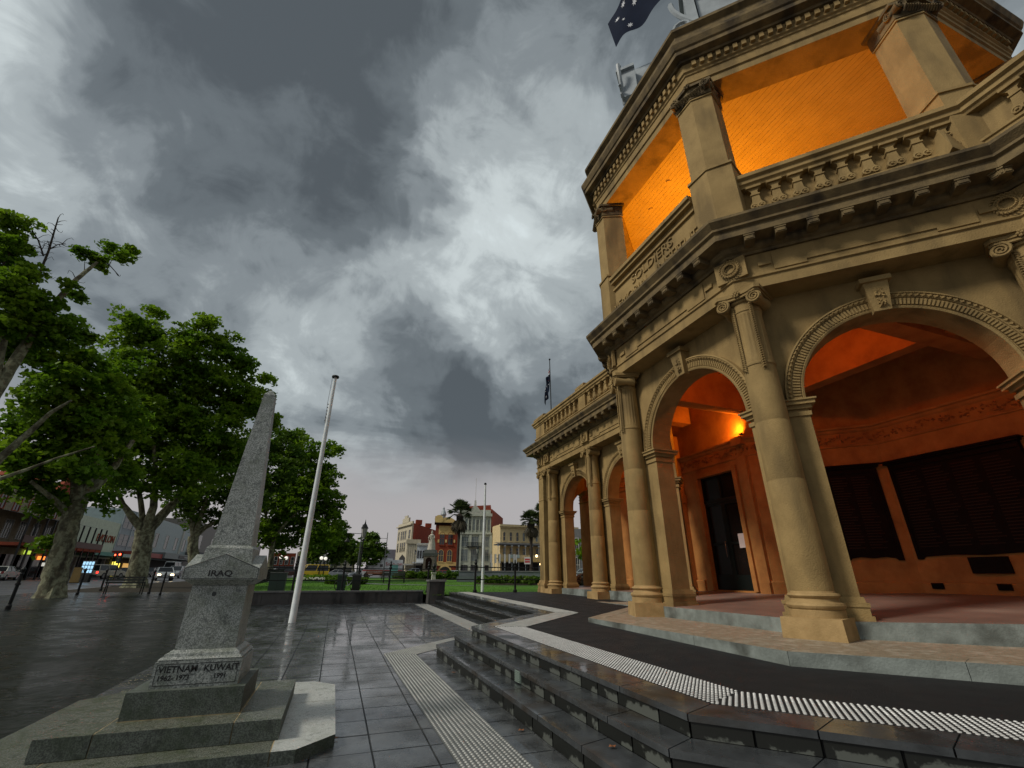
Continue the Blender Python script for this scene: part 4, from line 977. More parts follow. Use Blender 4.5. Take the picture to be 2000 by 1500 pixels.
# ------------------------------------------------------------------ flagpoles and flags
def ong(px,py,dz=0.):
    r=ray(px,py); t=(dz-H)/(r[2]-.0145*r[1]); return np.array([0,0,H])+r*t
fp=thing('flagpole','tall bare white flagpole standing on the wet paving beside the obelisk','flagpole',(-.99,16.36,g(16.36)))
MB().lathe([(.105,0),(.10,.02),(.085,3),(.068,6),(.055,8.0)],seg=16).build('pole',WHITEP,fp,smooth=True)
MB().lathe([(.12,8.0),(.13,8.03),(.12,8.07),(.03,8.09)],seg=14).build('truck',BLACKM,fp)
MB().tube([(-.10,0,8.0),(-.11,0,7.0),(-.09,0,6.4),(-.12,.02,6.3)],.008,5).build('halyard',flat('rope',(.25,.25,.24)),fp)
b=MB(); [b.tube([(-.08+.02*i,0,6.25+.12*i),(-.06,.0,6.3+.13*i),(-.10,.03,6.36+.12*i)],.02,5) for i in range(6)]; b.build('rope_coil',flat('dark_rope',(.05,.05,.05)),fp)
p=ong(942,1156,.40); hgt=at(949,947,math.hypot(p[0],p[1]))[2]-p[2]
f2=thing('flagpole','slender white flagpole on the lawn in front of the grey stone bank building','flagpole',tuple(p))
MB().lathe([(.085,0),(.075,hgt*.5),(.05,hgt)],seg=12).build('pole',WHITEP,f2,smooth=True); MB().ball((0,0,hgt+.05),.08,8,5).build('truck',BLACKM,f2)
NAVY=flat('navy_flag_cloth',(.010,.016,.034),.9,spec=.1); FWHT=flat('white_flag_cloth',(.55,.57,.60),.8); FRED=flat('red_flag_cloth',(.35,.02,.02),.8)
def flag(root,ht,hb,ft,fb,wave,stars=True):
    ht,hb,ft,fb=[Vector(tuple(q))-root.location for q in (ht,hb,ft,fb)]
    nrm=(ft-ht).cross(hb-ht).normalized()
    def S(u,v,o=0.):          # u 0 hoist..1 fly, v 0 bottom..1 top
        p=(hb.lerp(ht,v)).lerp(fb.lerp(ft,v),u); w=wave*math.sin(u*9+v*1.5)*(.25+.75*u)+wave*.5*math.sin(u*17-v*3)
        sag=Vector((0,0,-.10*math.sin(PI*u)*(ht-hb).length)); return p+nrm*(w+o)+sag
    nu,nv=40,14; vs=[];fs=[]
    for i in range(nu+1):
        for j in range(nv+1): vs.append(tuple(S(i/nu,j/nv)))
    for i in range(nu):
        for j in range(nv): a=i*(nv+1)+j; fs.append((a,a+nv+1,a+nv+2,a+1))
    MB().add(vs,fs).build('flag_cloth',NAVY,root,smooth=True)
    def patch(poly,m,name='star'):
        for o in (.006,-.006):
            c=(sum(q[0] for q in poly)/len(poly),sum(q[1] for q in poly)/len(poly)); vs=[tuple(S(*c,o))]+[tuple(S(*q,o)) for q in poly]
            MB().add(vs,[(0,i+1,(i+1)%len(poly)+1) for i in range(len(poly))]).build(name,m,root)
    def star(u,v,r,k): patch([(u+.5*rr*math.cos(PI*i/k+.22),v+rr*math.sin(PI*i/k+.22)) for i in range(2*k) for rr in [r if i%2==0 else r*.45]],FWHT)
    if stars:
        for u,v,r,k in ((.75,.17,.075,7),(.62,.55,.075,7),(.75,.83,.075,7),(.87,.63,.075,7),(.80,.45,.045,5),(.25,.25,.14,7)): star(u,v,r,k)
        for (u0,v0,u1,v1),m,w in (((0,.5,.5,1),FWHT,.05),((0,1,.5,.5),FWHT,.05),((0,.75,.5,.75),FWHT,.07),((.25,.5,.25,1),FWHT,.035)):
            d=Vector((u1-u0,v1-v0)).normalized(); n=Vector((-d.y,d.x))*w; q=[]
            for t in range(7): q.append((u0+(u1-u0)*t/6+n.x*.5,min(1,max(.5,v0+(v1-v0)*t/6+n.y))))
            for t in range(6,-1,-1): q.append((u0+(u1-u0)*t/6-n.x*.5,min(1,max(.5,v0+(v1-v0)*t/6-n.y))))
            for t in range(6): patch([q[t],q[t+1],q[12-t],q[13-t]],m,'flag_stripe')
        for (u0,v0,u1,v1),w in (((0,.75,.5,.75),.04),((.25,.5,.25,1),.02)):
            for t in range(6):
                a=(u0+(u1-u0)*t/6,v0+(v1-v0)*t/6); c=(u0+(u1-u0)*(t+1)/6,v0+(v1-v0)*(t+1)/6); d=Vector((c[0]-a[0],c[1]-a[1])).normalized(); n=Vector((-d.y,d.x))*w
                for o in (.012,-.012): MB().add([tuple(S(a[0]+n.x*.5,a[1]+n.y,o)),tuple(S(c[0]+n.x*.5,c[1]+n.y,o)),tuple(S(c[0]-n.x*.5,c[1]-n.y,o)),tuple(S(a[0]-n.x*.5,a[1]-n.y,o))],[(0,1,2,3)]).build('flag_stripe',FRED,root)
q=at(1377,35,11.4)
rp=thing('roof_flagpole','dark flagpole rising from the pavilion roof between the two grey dormers','flagpole',(q[0],q[1],15.1))
MB().lathe([(.10,0),(.085,6),(.06,13.5)],seg=12).build('pole',flat('grey_green_pole',(.10,.12,.12)),rp)
fl1=thing('flag','large navy flag with white seven pointed stars streaming over the pavilion roof','flag',tuple(at(1325,-100,11.35)))
flag(fl1,at(1300,-165,11.3),at(1336,-70,11.4),at(1186,45,12.2),at(1203,92,12.2),.13)
q=at(1076.5,800,23.6)
sp_=thing('wing_flagpole','thin dark flagpole on the corner of the wing parapet','flagpole',(q[0],q[1],9.55))
zt=at(1074,703,23.6)[2]; MB().lathe([(.03,0),(.025,zt-9.55)],seg=8).build('pole',BLACKM,sp_); MB().ball((0,0,zt-9.52),.06,8,5).build('finial',BLACKM,sp_)
fl2=thing('flag','small limp navy flag hanging from the thin pole on the wing parapet','flag',tuple(at(1074,730,23.6)))
flag(fl2,at(1073.6,713,23.6),at(1075,745,23.6),at(1066,748,23.9),at(1065.5,792,23.8),.10)
# ------------------------------------------------------------------ iron railings
def post(root,x,y,z,h=1.45,r=.05):
    b=MB().lathe([(r*1.9,0),(r*1.9,.10),(r*1.2,.14),(r,.2),(r,h-.34),(r*1.5,h-.32),(r*1.5,h-.28),(r*.9,h-.24),(r*1.6,h-.16),(r*.6,h-.08),(r*.9,h-.04),(.005,h+.04)],seg=10)
    o=b.build('post',BLACKM,root); o.location=(x,y,z); return o
def railing(name,label,xs,y,dz,x0,x1,zf=g):
    r=thing(name,label,'railing',(0,0,0)); 
    for x in xs: post(r,x,y,zf(y)+dz)
    for h in (1.10,.56): MB().tube([(x0,y,zf(y)+dz+h),(x1,y,zf(y)+dz+h)],.022,6).build('rail',BLACKM,r)
    return r
railing('terrace_railing','black iron railing with knobbed posts across the far end of the terrace',[6.3,8.32],22.25,.5,5.0,9.55)
railing('lawn_railing','black two-rail iron railing with tall posts behind the low plaza wall',[4.55,2.62,.42,-1.75,-3.95],24.95,.38,-4.8,5.0)
pf=thing('picket_fence','black picket fence running back along the left side of the lawn','fence',(0,0,0))
pk=MB().box(-.012,.012,-.012,.012,0,.95,.004,.004).mesh('picket'); pk.materials.append(BLACKM)
for i in range(190):
    t=i/189; x,y=-4.9-.2*t,25.2+t*32; o=link('picket',pk,pf); o.location=(x,y,g2(y))
for h in (.12,.82): MB().tube([(-4.9,25.2,g2(25.2)+h),(-5.1,57.2,g2(57.2)+h)],.02,5).build('rail',BLACKM,pf)
# street fence posts with a slack rail on the left
bol=[(15,1190,1.45),(150,1162,1.35),(196,1154,1.3),(290,1160,1.3),(312,1163,1.2)]
for i,(px,py,h) in enumerate(bol):
    p=ong(px,py,0.); r=thing('iron_bollard',['black iron post at the left edge of the photo beside the forecourt','black iron post just right of the nearest tree trunk','black iron post between the nearest tree and the park bench','black iron post just right of the second tree trunk','thin black iron post nearest the obelisk in front of the silver car'][i],'bollard',tuple(p),group='black iron posts along the forecourt edge')
    rr=.055 if i<4 else .04
    MB().lathe([(rr*1.5,0),(rr*1.5,.12),(rr,.16),(rr,h-.3),(rr*1.4,h-.27),(rr,h-.22),(rr*1.5,h-.1),(.01,h)],seg=10).build('shaft',BLACKM,r)
    MB().lathe([(rr*1.45,h*.55),(rr*1.45,h*.6)],seg=10).build('collar',BLACKM,r)
# ------------------------------------------------------------------ lamps, bins, benches
def lantern_post(px,R,ytop,label,s=1.):
    b0=at(px,1120,R); z=g2(b0[1]) if b0[0]>-5 else g(b0[1]); top=at(px,ytop,R)[2]; h=top-z
    r=thing('park_lamp',label,'lamp post',(b0[0],b0[1],z),group='black heritage lamp posts in the park')
    MB().lathe([(.14,0),(.14,.5),(.09,.6),(.10,.75),(.055,.9),(.045,h*.5),(.06,h*.51),(.042,h*.53),(.035,h-1.15),(.07,h-1.1),(.04,h-1.02)],seg=12).build('column',BLACKM,r)
    MB().lathe([(.07,h-1.0),(.155,h-.52),(.155,h-.48)],seg=6).build('lantern_glass',flat('opal_glass',(.38,.38,.36),.3),r)
    b=MB(); [b.tube([(.075*math.cos(a),.075*math.sin(a),h-1.0),(.16*math.cos(a),.16*math.sin(a),h-.48)],.011,4) for a in [PI*k/3 for k in range(6)]]
    b.lathe([(.205,h-.48),(.09,h-.28),(.045,h-.22),(.022,h-.12),(.006,h)],seg=6); b.build('lantern_frame',BLACKM,r)
    b=MB(); b.tube([(-.3,0,h-1.5),(.3,0,h-1.5)],.016,5); b.ball((-.3,0,h-1.5),.03,6,4); b.ball((.3,0,h-1.5),.03,6,4); b.build('ladder_bar',BLACKM,r)
    return r
lantern_post(701,27.2,1014,'nearest black lamp post with a glazed lantern, on the lawn behind the low wall')
lantern_post(931,58,1064,'black lamp post in front of the grey stone bank building')
lantern_post(808,96,1072,'distant black lamp post left of the statue')
def mast(px,R,ytop,arm,label):
    b0=at(px,1118,R); z=g(b0[1])-.1; h=at(px,ytop,R)[2]-z; r=thing('street_light',label,'street light',(b0[0],b0[1],z))
    MB().lathe([(.09,0),(.05,h)],seg=8).build('mast',flat('mast_grey',(.08,.085,.085)),r)
    ux=RT[0]*arm; uy=RT[1]*arm
    b=MB().tube([(0,0,h-.9),(ux,uy,h-.85)],.03,5); b.tube([(ux,uy,h-.85),(ux,uy,h-1.3)],.02,5); b.build('arm',BLACKM,r)
    MB().lathe([(.04,h-1.3),(.28,h-1.65),(.26,h-1.72)],(ux,uy),10).build('lamp_shade',BLACKM,r)
mast(749,78,1040,-1.6,'tall thin street light with one arm left of the beige corner building')
mast(697,50,1024,-1.4,'thin street light with a bell shade just left of the nearest lamp post')
def wheelie(px,R,label,col,sc=1.):
    b0=at(px,1150,R); r=thing('litter_bin',label,'bin',(b0[0],b0[1],g2(b0[1]))); r.scale=(.78,.78,.85)
    MB().add([(-.22,-.22,0),(.22,-.22,0),(.22,.22,0),(-.22,.22,0),(-.29,-.27,.9),(.29,-.27,.9),(.29,.27,.9),(-.29,.27,.9)],[(0,3,2,1),(4,5,6,7),(0,1,5,4),(1,2,6,5),(2,3,7,6),(3,0,4,7)]).build('body',col,r)
    MB().box(-.31,.31,-.29,.31,.902,.97,.03,.03).build('lid',col,r)
    b=MB(); b.tube([(-.28,.3,.08),(.28,.3,.08)],.09,10); b.build('wheel',BLACKM,r)
DGR=flat('dark_green_plastic',(.010,.028,.020),.4)
wheelie(665,26.4,'dark green litter bin on the lawn left of the nearest lamp post',DGR)
wheelie(694,26.9,'dark bin right against the foot of the nearest lamp post',flat('black_plastic',(.012,.013,.013),.4))
p=at(679,1145,26.8); bk=thing('parked_bicycle','small bicycle leaning between the two bins behind the low wall','bicycle',(p[0],p[1],g2(p[1])))
for x in (-.38,.38):
    b=MB(); b.tube([(x+.27*math.cos(a),0,.28+.27*math.sin(a)) for a in [PI*k/9 for k in range(19)]],.018,5,False); [b.tube([(x,0,.28),(x+.26*math.cos(a),0,.28+.26*math.sin(a))],.004,3) for a in [PI*k/5 for k in range(10)]]; b.build('wheel',BLACKM,bk)
b=MB()
for a,c in (((-.38,.28),(-.15,.72)),((-.15,.72),(.28,.70)),((-.12,.62),(.02,.28)),((.02,.28),(.30,.62)),((.38,.28),(.27,.82)),((-.38,.28),(.02,.28))): b.tube([(a[0],0,a[1]),(c[0],0,c[1])],.017,6)
b.build('frame',flat('white_bike_paint',(.5,.52,.52)),bk); MB().tube([(.27,-.25,.86),(.27,0,.84),(.27,.25,.86)],.016,6).build('handlebar',BLACKM,bk); MB().box(-.24,-.04,-.06,.06,.74,.78,.02,.02).build('saddle',BLACKM,bk)
p=at(540,1150,26.6); ub=thing('utility_box','dark green utility cabinet with pale lid behind the low wall, right of the obelisk','cabinet',(p[0],p[1],g2(p[1])))
MB().box(-.36,.36,-.28,.28,0,.86).build('cabinet_body',DGR,ub); MB().box(-.38,.38,-.30,.30,.863,.90).build('lid',COPING,ub); MB().box(-.005,.005,-.285,-.28,.05,.82).build('door_gap',BLACKM,ub)
def bench(px,R,rz,label,wood):
    b0=at(px,1125,R); z=g2(b0[1]) if b0[0]>-5.5 else g(b0[1]); r=thing('park_bench',label,'bench',(b0[0],b0[1],z),rz)
    for k in range(3): MB().box(-.9,.9,-.22+k*.15,-.10+k*.15,.42,.455).build('seat_slat',wood,r)
    for k in range(3): MB().box(-.9,.9,.24+k*.02,.27+k*.02,.55+k*.13,.65+k*.13).build('back_slat',wood,r)
    for x in (-.82,.82):
        b=MB(); b.tube([(x,-.25,0),(x,-.22,.42),(x,.22,.42),(x,.30,.90)],.028,6); b.tube([(x,.22,.42),(x,.32,0)],.028,6); b.tube([(x,-.22,.42),(x,-.24,.62),(x,.22,.64)],.022,6); b.build('iron_frame',BLACKM,r)
WOODR=flat('red_brown_slats',(.22,.075,.03),.5); WOODD=flat('dark_slats',(.05,.055,.045),.5)
bench(731,55,0.,'red-brown slatted park bench on the lawn below the white and red truck',WOODR)
bench(251,35.5,.5,'dark slatted bench with curved legs in front of the second tree trunk',WOODD)
bench(770,41,.0,'dark park bench by the path in front of the round garden bed',WOODD)
# ------------------------------------------------------------------ statue on pedestal, garden beds, feature wall
p=at(838,1125,66); zb=g2(p[1]); stt=thing('queen_statue','pale stone statue of a robed crowned woman on a dark granite pedestal in the park','statue',(p[0],p[1],zb),math.radians(-25))
hp=at(838,1074,66)[2]-zb
b=MB(); b.box(-1.25,1.25,-1.25,1.25,0,.5); b.box(-1.0,1.0,-1.0,1.0,.5,.8); b.box(-.78,.78,-.78,.78,.8,hp-.75,.05,.05); b.build('pedestal_die',PEDST,stt)
b=MB(); b.box(-.82,.82,-.82,.82,hp-.75,hp-.5); b.box(-.9,.9,-.9,.9,hp-.5,hp-.35); b.box(-.7,.7,-.7,.7,hp-.35,hp); b.build('pedestal_cornice',flat('grey_stone_trim',(.10,.11,.10)),stt)
b=MB(); b.prism_y([(-.4,1.2),(.4,1.2),(.4,2.2)]+[(.4*math.cos(a),2.2+.4*math.sin(a)) for a in [PI*i/8 for i in range(9)]]+[(-.4,2.2)],-.80,-.785); b.build('plaque',DARKB,stt)
hs=at(838,1036,66)[2]-zb-hp
b=MB(); k=hs/3.0
folds=lambda r,z,a:r*(1+.06*math.sin(a*9)*max(0,1-(z-hp)/(1.6*k)))
b.lathe([(.62*k,hp+.0),(.60*k,hp+.1*k),(.52*k,hp+.6*k),(.42*k,hp+1.2*k),(.33*k,hp+1.6*k),(.30*k,hp+1.75*k),(.36*k,hp+2.05*k),(.38*k,hp+2.25*k),(.24*k,hp+2.40*k),(.10*k,hp+2.46*k),(.10*k,hp+2.52*k),(.15*k,hp+2.60*k),(.16*k,hp+2.72*k),(.13*k,hp+2.82*k),(.11*k,hp+2.84*k),(.13*k,hp+2.90*k),(.06*k,hp+3.0*k)],seg=28,mod=folds,sy=.85)
b.tube([(.34*k,0,hp+2.2*k),(.48*k,-.15*k,hp+1.85*k),(.34*k,-.45*k,hp+1.7*k)],[.11*k,.10*k,.06*k],8); b.tube([(-.34*k,0,hp+2.2*k),(-.50*k,-.1*k,hp+1.85*k),(-.40*k,-.42*k,hp+1.75*k)],[.11*k,.10*k,.06*k],8)
b.tube([(-.40*k,-.44*k,hp+1.3*k),(-.40*k,-.44*k,hp+2.2*k)],.03*k,6); b.ball((.34*k,-.50*k,hp+1.75*k),.11*k,10,6); b.tube([(0,.35*k,hp+2.2*k),(.1*k,.62*k,hp+1.2*k),(.0,.95*k,hp+.05)],[.22*k,.34*k,.5*k],10)
b.ball((0,-.12*k,hp+2.66*k),.05*k,6,4); b.build('figure',STATUE,stt,smooth=True)
def leafmesh(blobs,name,m,parent=None,leaf=.2,dens=1.,puff=.7,seed=1,flatten=1.,up=.3,**tags):
    """thousands of pointed leaf faces gathered in puffs through the crown volume"""
    rg=np.random.default_rng(seed); C=[];S=[]
    for c,r in blobs:
        n=max(6,int(dens*9*(r/puff)**2))
        d=rg.normal(size=(n,3)); d/=np.linalg.norm(d,axis=1)[:,None]; rad=r*(rg.random(n)**.42)
        pc=np.array(c)+d*rad[:,None]*np.array([1,1,flatten]); pr=puff*(.55+.75*rg.random(n))
        for k in range(n):
            m_=int(46*(pr[k]/puff)**2); q=rg.normal(size=(m_,3)); q/=np.linalg.norm(q,axis=1)[:,None]; q[:,2]=np.where(rg.random(m_)<.72,np.abs(q[:,2]),q[:,2]); q*= (pr[k]*(.55+.5*rg.random(m_)))[:,None]; q[:,2]*=.62
            C.append(pc[k]+q)
    C=np.concatenate(C); n=len(C)
    nrm=rg.normal(size=(n,3))*.75; nrm[:,2]+=up+.7; nrm/=np.linalg.norm(nrm,axis=1)[:,None]
    a=rg.normal(size=(n,3)); a-=nrm*(a*nrm).sum(1)[:,None]; a/=np.linalg.norm(a,axis=1)[:,None]; b=np.cross(nrm,a)
    L=(leaf*(.6+.8*rg.random(n)))[:,None]
    V=np.stack([C-a*L*.5,C-a*L*.1+b*L*.52-nrm*L*.1,C+a*L*.22+b*L*.30,C+a*L*.6-nrm*L*.12,C+a*L*.22-b*L*.30,C-a*L*.1-b*L*.52-nrm*L*.1],1).reshape(-1,3)
    me=bpy.data.meshes.new(name); me.vertices.add(len(V)); me.vertices.foreach_set('co',V.ravel().astype(np.float32))
    nf=n; idx=np.arange(n)[:,None]*6
    me.loops.add(nf*6); me.loops.foreach_set('vertex_index',(idx+np.arange(6)[None]).ravel().astype(np.int32))
    me.polygons.add(nf); me.polygons.foreach_set('loop_start',(np.arange(nf)*6).astype(np.int32)); me.polygons.foreach_set('loop_total',np.full(nf,6,dtype=np.int32))
    me.update(); me.materials.append(m); return link(name,me,parent,**tags)
def pxblobs(lst,R,spread=1.6,seed=3):
    rg=random.Random(seed); out=[]
    for x,y,r in lst:
        Rk=R+rg.uniform(-spread,spread); p=at(x,y,Rk); d=float((p-np.array([0,0,H]))@FW); out.append((p,r*d/FPX))
    return out
# round bed round the statue, flower bed
def bed(px,R,r,h,name,label,m,edge=None):
    p=at(px,1125,R); z=g2(p[1]); t=thing(name,label,'garden bed',(p[0],p[1],z))
    MB().lathe([(r,0),(r*.98,.08),(.01,.1)],seg=28).build('soil',SOIL,t)
    bl=[((math.cos(a)*r*q,math.sin(a)*r*q,h*.5),h*.55) for q,n in ((.25,6),(.55,10),(.85,16)) for a in [2*PI*k/n for k in range(n)]]
    leafmesh(bl,'foliage',m,t,leaf=.16,dens=.9,puff=.3,seed=5)
    if edge:
        b=MB(); rg=random.Random(4)
        for k in range(240):
            a=rg.random()*2*PI; q=r*rg.uniform(.93,1.1); b.ball((math.cos(a)*q,math.sin(a)*q,rg.uniform(.06,.2)),.07,5,3)
        b.build('flower',edge,t,kind='stuff')
WFL=flat('white_petals',(.62,.62,.52),.7)
bed(840,58,4.6,.75,'round_bed','large round garden bed of dark shrubs around the foot of the statue',LEAFD)
bed(636,52,1.9,.30,'flower_bed','low flower bed with a white flower border below the yellow van',LEAF,WFL)
bed(679,38,1.3,.35,'shrub_bed','low dark clump of shrubs on the lawn above the bins',LEAFD)
bed(1005,40,3.2,.5,'shrub_bed','low dark shrubs in front of the grey feature wall',LEAFD)
p0=at(896,1125,46); p1=at(1075,1125,46)
fw_=thing('feature_wall','long low blue-grey rendered wall on the lawn behind the terrace railing','wall',(p0[0],p0[1],g2(p0[1])))
u=Vector((p1[0]-p0[0],p1[1]-p0[1])); L=u.length; zt=at(980,1117,46)[2]-g2(p0[1]); GW=mat('blue_grey_render',(.15,.175,.175),.7,(.10,.12,.12),1.2,.3,coord='World')
MB().frame((0,0,0),(u.x,u.y)).box(0,L,0,.6,0,zt).build('wall_body',GW,fw_); MB().frame((0,0,0),(u.x,u.y)).box(-.05,L+.05,-.05,.65,zt+.001,zt+.10).build('wall_coping',COPING,fw_)
MB().frame((0,0,0),(u.x,u.y)).box(-.1,L*.64,-.9,-.25,0,zt*.52).build('planter_box',GW,fw_)
# ramp handrail seen through the far arch
hr=thing('ramp_handrail','grey metal handrail rising beside red shrubs beyond the far arch','handrail',(0,0,0))
def hp_(px,py,R=30.): return tuple(at(px,py,R))
b=MB(); b.tube([hp_(1127,1119),hp_(1137,1119),hp_(1148,1103),hp_(1154,1100),hp_(1166,1101)],.03,6); b.build('rail',GREYP,hr)
for px in (1139,1152,1136): 
    q=at(px,1118 if px<1145 else 1102,30.); MB().tube([tuple(q),(q[0],q[1],.85)],.025,6).build('post',BLACKM,hr)
q=at(1152,1130,36); rs=thing('red_shrub','low reddish brown shrubs seen through the far arch','shrub',(q[0],q[1],.6))
leafmesh([((dx,dy,.55),.45) for dx in (-1.2,-.5,.2,.9,1.6) for dy in (0,.6)],'foliage',leafmat('red_leaves',(.13,.03,.015),(.07,.05,.015)),rs,leaf=.14,puff=.3,seed=8)
# ------------------------------------------------------------------ trees
def limb(b,pts,R,seg=9,dR=0):
    P=[];r=[]
    for i,(x,y,w) in enumerate(pts):
        q=at(x,y,R+dR*i/max(1,len(pts)-1)); d=float((q-np.array([0,0,H]))@FW); P.append(tuple(q)); r.append(w*.5*d/FPX)
    # smooth subdivision with slight wobble
    PP=[];RR=[]; rg=random.Random(len(pts)+int(pts[0][0]))
    for i in range(len(P)-1):
        for k in range(5):
            t=k/5; q=Vector(P[i]).lerp(Vector(P[i+1]),t); rad=r[i]+(r[i+1]-r[i])*t
            j=rad*.06 if 0<i+k else 0; PP.append((q.x+rg.uniform(-j,j),q.y+rg.uniform(-j,j),q.z)); RR.append(rad*rg.uniform(.97,1.03))
    PP.append(P[-1]); RR.append(r[-1]); b.tube(PP,RR,seg)
def tree(name,label,R,trunk,limbs,blobs,m=LEAF,bark=BARK,leaf=.24,puff=.75,dens=1.,seed=1,spread=1.8,group='plane trees along the street',twigs=(),base_z=None):
    p=at(trunk[0][0],trunk[0][1],R); t=thing(name,label,'tree',(0,0,0),group=group)
    b=MB(); limb(b,trunk,R,14); 
    w=trunk[0][2]*.5*float((p-np.array([0,0,H]))@FW)/FPX
    b.lathe([(w*1.28,p[2]-.35),(w*1.20,p[2]-.05),(w*1.05,p[2]+.15),(w*.9,p[2]+.5)],(p[0],p[1]),16,mod=lambda r,z,a:r*(1+.10*math.sin(a*5+1)+.06*math.sin(a*9)))
    b.build('trunk',bark,t,smooth=True)
    for l in limbs:
        b=MB(); limb(b,l,R,9,dR=random.uniform(-1.5,1.5)); b.build('limb',bark,t,smooth=True)
    if twigs:
        b=MB(); rg=random.Random(seed)
        for l in twigs:
            limb(b,l,R,6)
            for i in range(len(l)-1):
                for k in range(5):
                    f=rg.random(); x=l[i][0]+(l[i+1][0]-l[i][0])*f; y=l[i][1]+(l[i+1][1]-l[i][1])*f; dx,dy=rg.uniform(-26,26),rg.uniform(-24,14)
                    limb(b,[(x,y,1.6),(x+dx*.5,y+dy*.6,1.1),(x+dx,y+dy*.8,.7),(x+dx*1.25,y+dy*.5,.5)],R,4)
        b.build('bare_branch',BARKD,t)
    leafmesh(pxblobs(blobs,R,spread,seed),'crown',m,t,leaf=leaf,puff=puff,dens=dens,seed=seed)
    return t
tree('plane_tree','nearest leafy plane tree with a thick pale mottled trunk on the left',33.5,[(98,1165,44),(112,1110,38),(126,1060,34),(138,1015,31),(152,980,31)],
     [[(150,985,26),(185,950,20),(225,910,12),(260,860,8)],[(152,985,24),(150,930,18),(120,870,12),(100,800,8)],[(160,970,20),(190,900,14),(200,820,8)],[(140,1010,14),(105,975,10),(60,940,6)]],
     [(75,700,50),(125,800,62),(60,840,34),(190,770,52),(95,880,62),(190,865,60),(30,905,34),(150,700,38),(15,960,20),(225,745,26),(120,745,40),(160,840,50),(60,780,22),(30,850,22),(60,950,32),(150,920,45),(225,930,35),(240,830,45),(98,1068,9),(95,985,26),(200,985,18)],seed=11,leaf=.22,puff=.62,dens=.85)
tree('plane_tree','overhanging plane tree at the left edge with dead twigs above its crown',26,[(-95,1195,50),(-85,1050,44),(-60,960,40)],
     [[(-60,960,22),(0,895,14),(60,842,10),(100,805,7),(140,782,4)],[(-60,965,14),(0,935,8),(50,918,6),(110,895,4),(185,872,3)],[(-60,900,30),(-20,780,24),(30,705,18),(90,610,12),(150,545,8),(190,512,5)],[(-20,780,20),(0,690,14),(20,620,9),(60,560,6)]],
     [(28,436,24),(28,480,22),(12,500,30),(45,540,28),(15,580,42),(75,595,38),(110,650,36),(40,650,50),(150,640,20),(168,500,10),(196,516,13),(215,492,12),(235,505,10),(258,495,11),(135,560,12),(150,580,10),(18,470,18),(5,690,22),(12,640,30),(165,668,16)],
     twigs=[[(50,590,6),(75,540,5),(95,490,4),(108,445,3),(114,425,2)],[(85,500,3),(75,470,2.4),(62,448,1.6)],[(140,555,5),(165,530,4),(195,508,3),(230,495,2),(262,500,1.4)],[(180,515,3),(205,508,2),(232,538,1.4)],[(95,488,2.4),(112,478,1.6),(128,475,1)],[(5,520,4),(25,480,3),(38,440,2.5)]],seed=12,leaf=.155,puff=.38,dens=.8,spread=1.0)
tree('plane_tree','second leafy plane tree, forking low behind the dark park bench',46,[(263,1145,38),(272,1100,33),(280,1060,31),(284,1035,32)],
     [[(284,1040,18),(262,1015,14),(240,985,9),(225,950,6)],[(286,1040,22),(318,1005,17),(350,970,12),(390,930,8)],[(284,1035,18),(300,990,13),(305,930,9),(300,870,6)],[(282,1045,12),(275,980,9),(260,900,6)]],
     [(250,630,26),(268,655,32),(245,690,34),(300,612,12),(262,730,50),(345,700,44),(380,655,34),(405,632,18),(335,780,70),(255,820,66),(420,740,62),(440,680,26),(480,715,22),(400,850,72),(305,880,70),(470,790,52),(350,930,55),(250,930,42),(505,790,22),(430,900,55),(300,660,20),(530,830,22),(515,745,14)],seed=13,leaf=.26,puff=.75,dens=.85)
tree('plane_tree','third plane tree with white bark directly left of the obelisk',62,[(386,1131,24),(380,1100,20),(376,1070,18),(378,1048,18)],
     [[(378,1050,11),(400,1030,9),(430,1015,6)],[(378,1048,10),(372,1000,8),(360,950,5)],[(380,1050,10),(395,1000,7),(410,950,5)]],
     [(360,980,38),(420,965,48),(470,900,50),(520,880,40),(480,970,40),(540,930,40),(385,1010,22),(560,860,22),(450,1010,22),(575,900,26)],m=LEAFD,seed=14,leaf=.30,puff=.9,dens=.7)
tree('plane_tree','broad dark plane tree between the obelisk and the white flagpole',70,[(527,1122,12),(530,1080,10),(535,1050,9)],
     [[(535,1050,6),(560,1020,5),(590,990,4)],[(535,1050,6),(520,1010,5),(510,960,4)]],
     [(560,880,34),(600,890,34),(640,880,16),(660,882,8),(585,940,46),(625,945,34),(540,980,50),(600,1000,50),(645,985,26),(560,1045,40),(620,1050,36),(650,1030,26),(520,1040,30),(575,850,14),(640,925,22)],m=LEAF,seed=15,leaf=.34,puff=.9,dens=.7)
tree('plane_tree','dark plane tree behind the white flagpole at its right',108,[(655,1118,6),(655,1090,5)],[[(655,1092,4),(648,1060,3)]],
     [(640,1060,26),(660,1035,18),(665,1065,20),(610,1075,22),(675,1050,10),(655,1085,18)],m=LEAFD,seed=16,leaf=.45,puff=1.2)
tree('plane_tree','small round-topped tree behind the nearest lamp post',112,[(690,1118,5),(690,1100,4)],[],[(688,1068,15),(700,1080,15),(680,1085,12),(692,1095,10)],m=LEAFD,seed=17,leaf=.5,puff=1.2,spread=3)
tree('plane_tree','small tree with a pointed top left of the white and red truck',100,[(722,1116,5),(722,1098,4)],[],[(712,1075,15),(724,1062,14),(735,1070,14),(728,1088,16),(727,1050,6),(740,1085,10)],m=LEAFD,seed=18,leaf=.45,puff=1.1,spread=3)
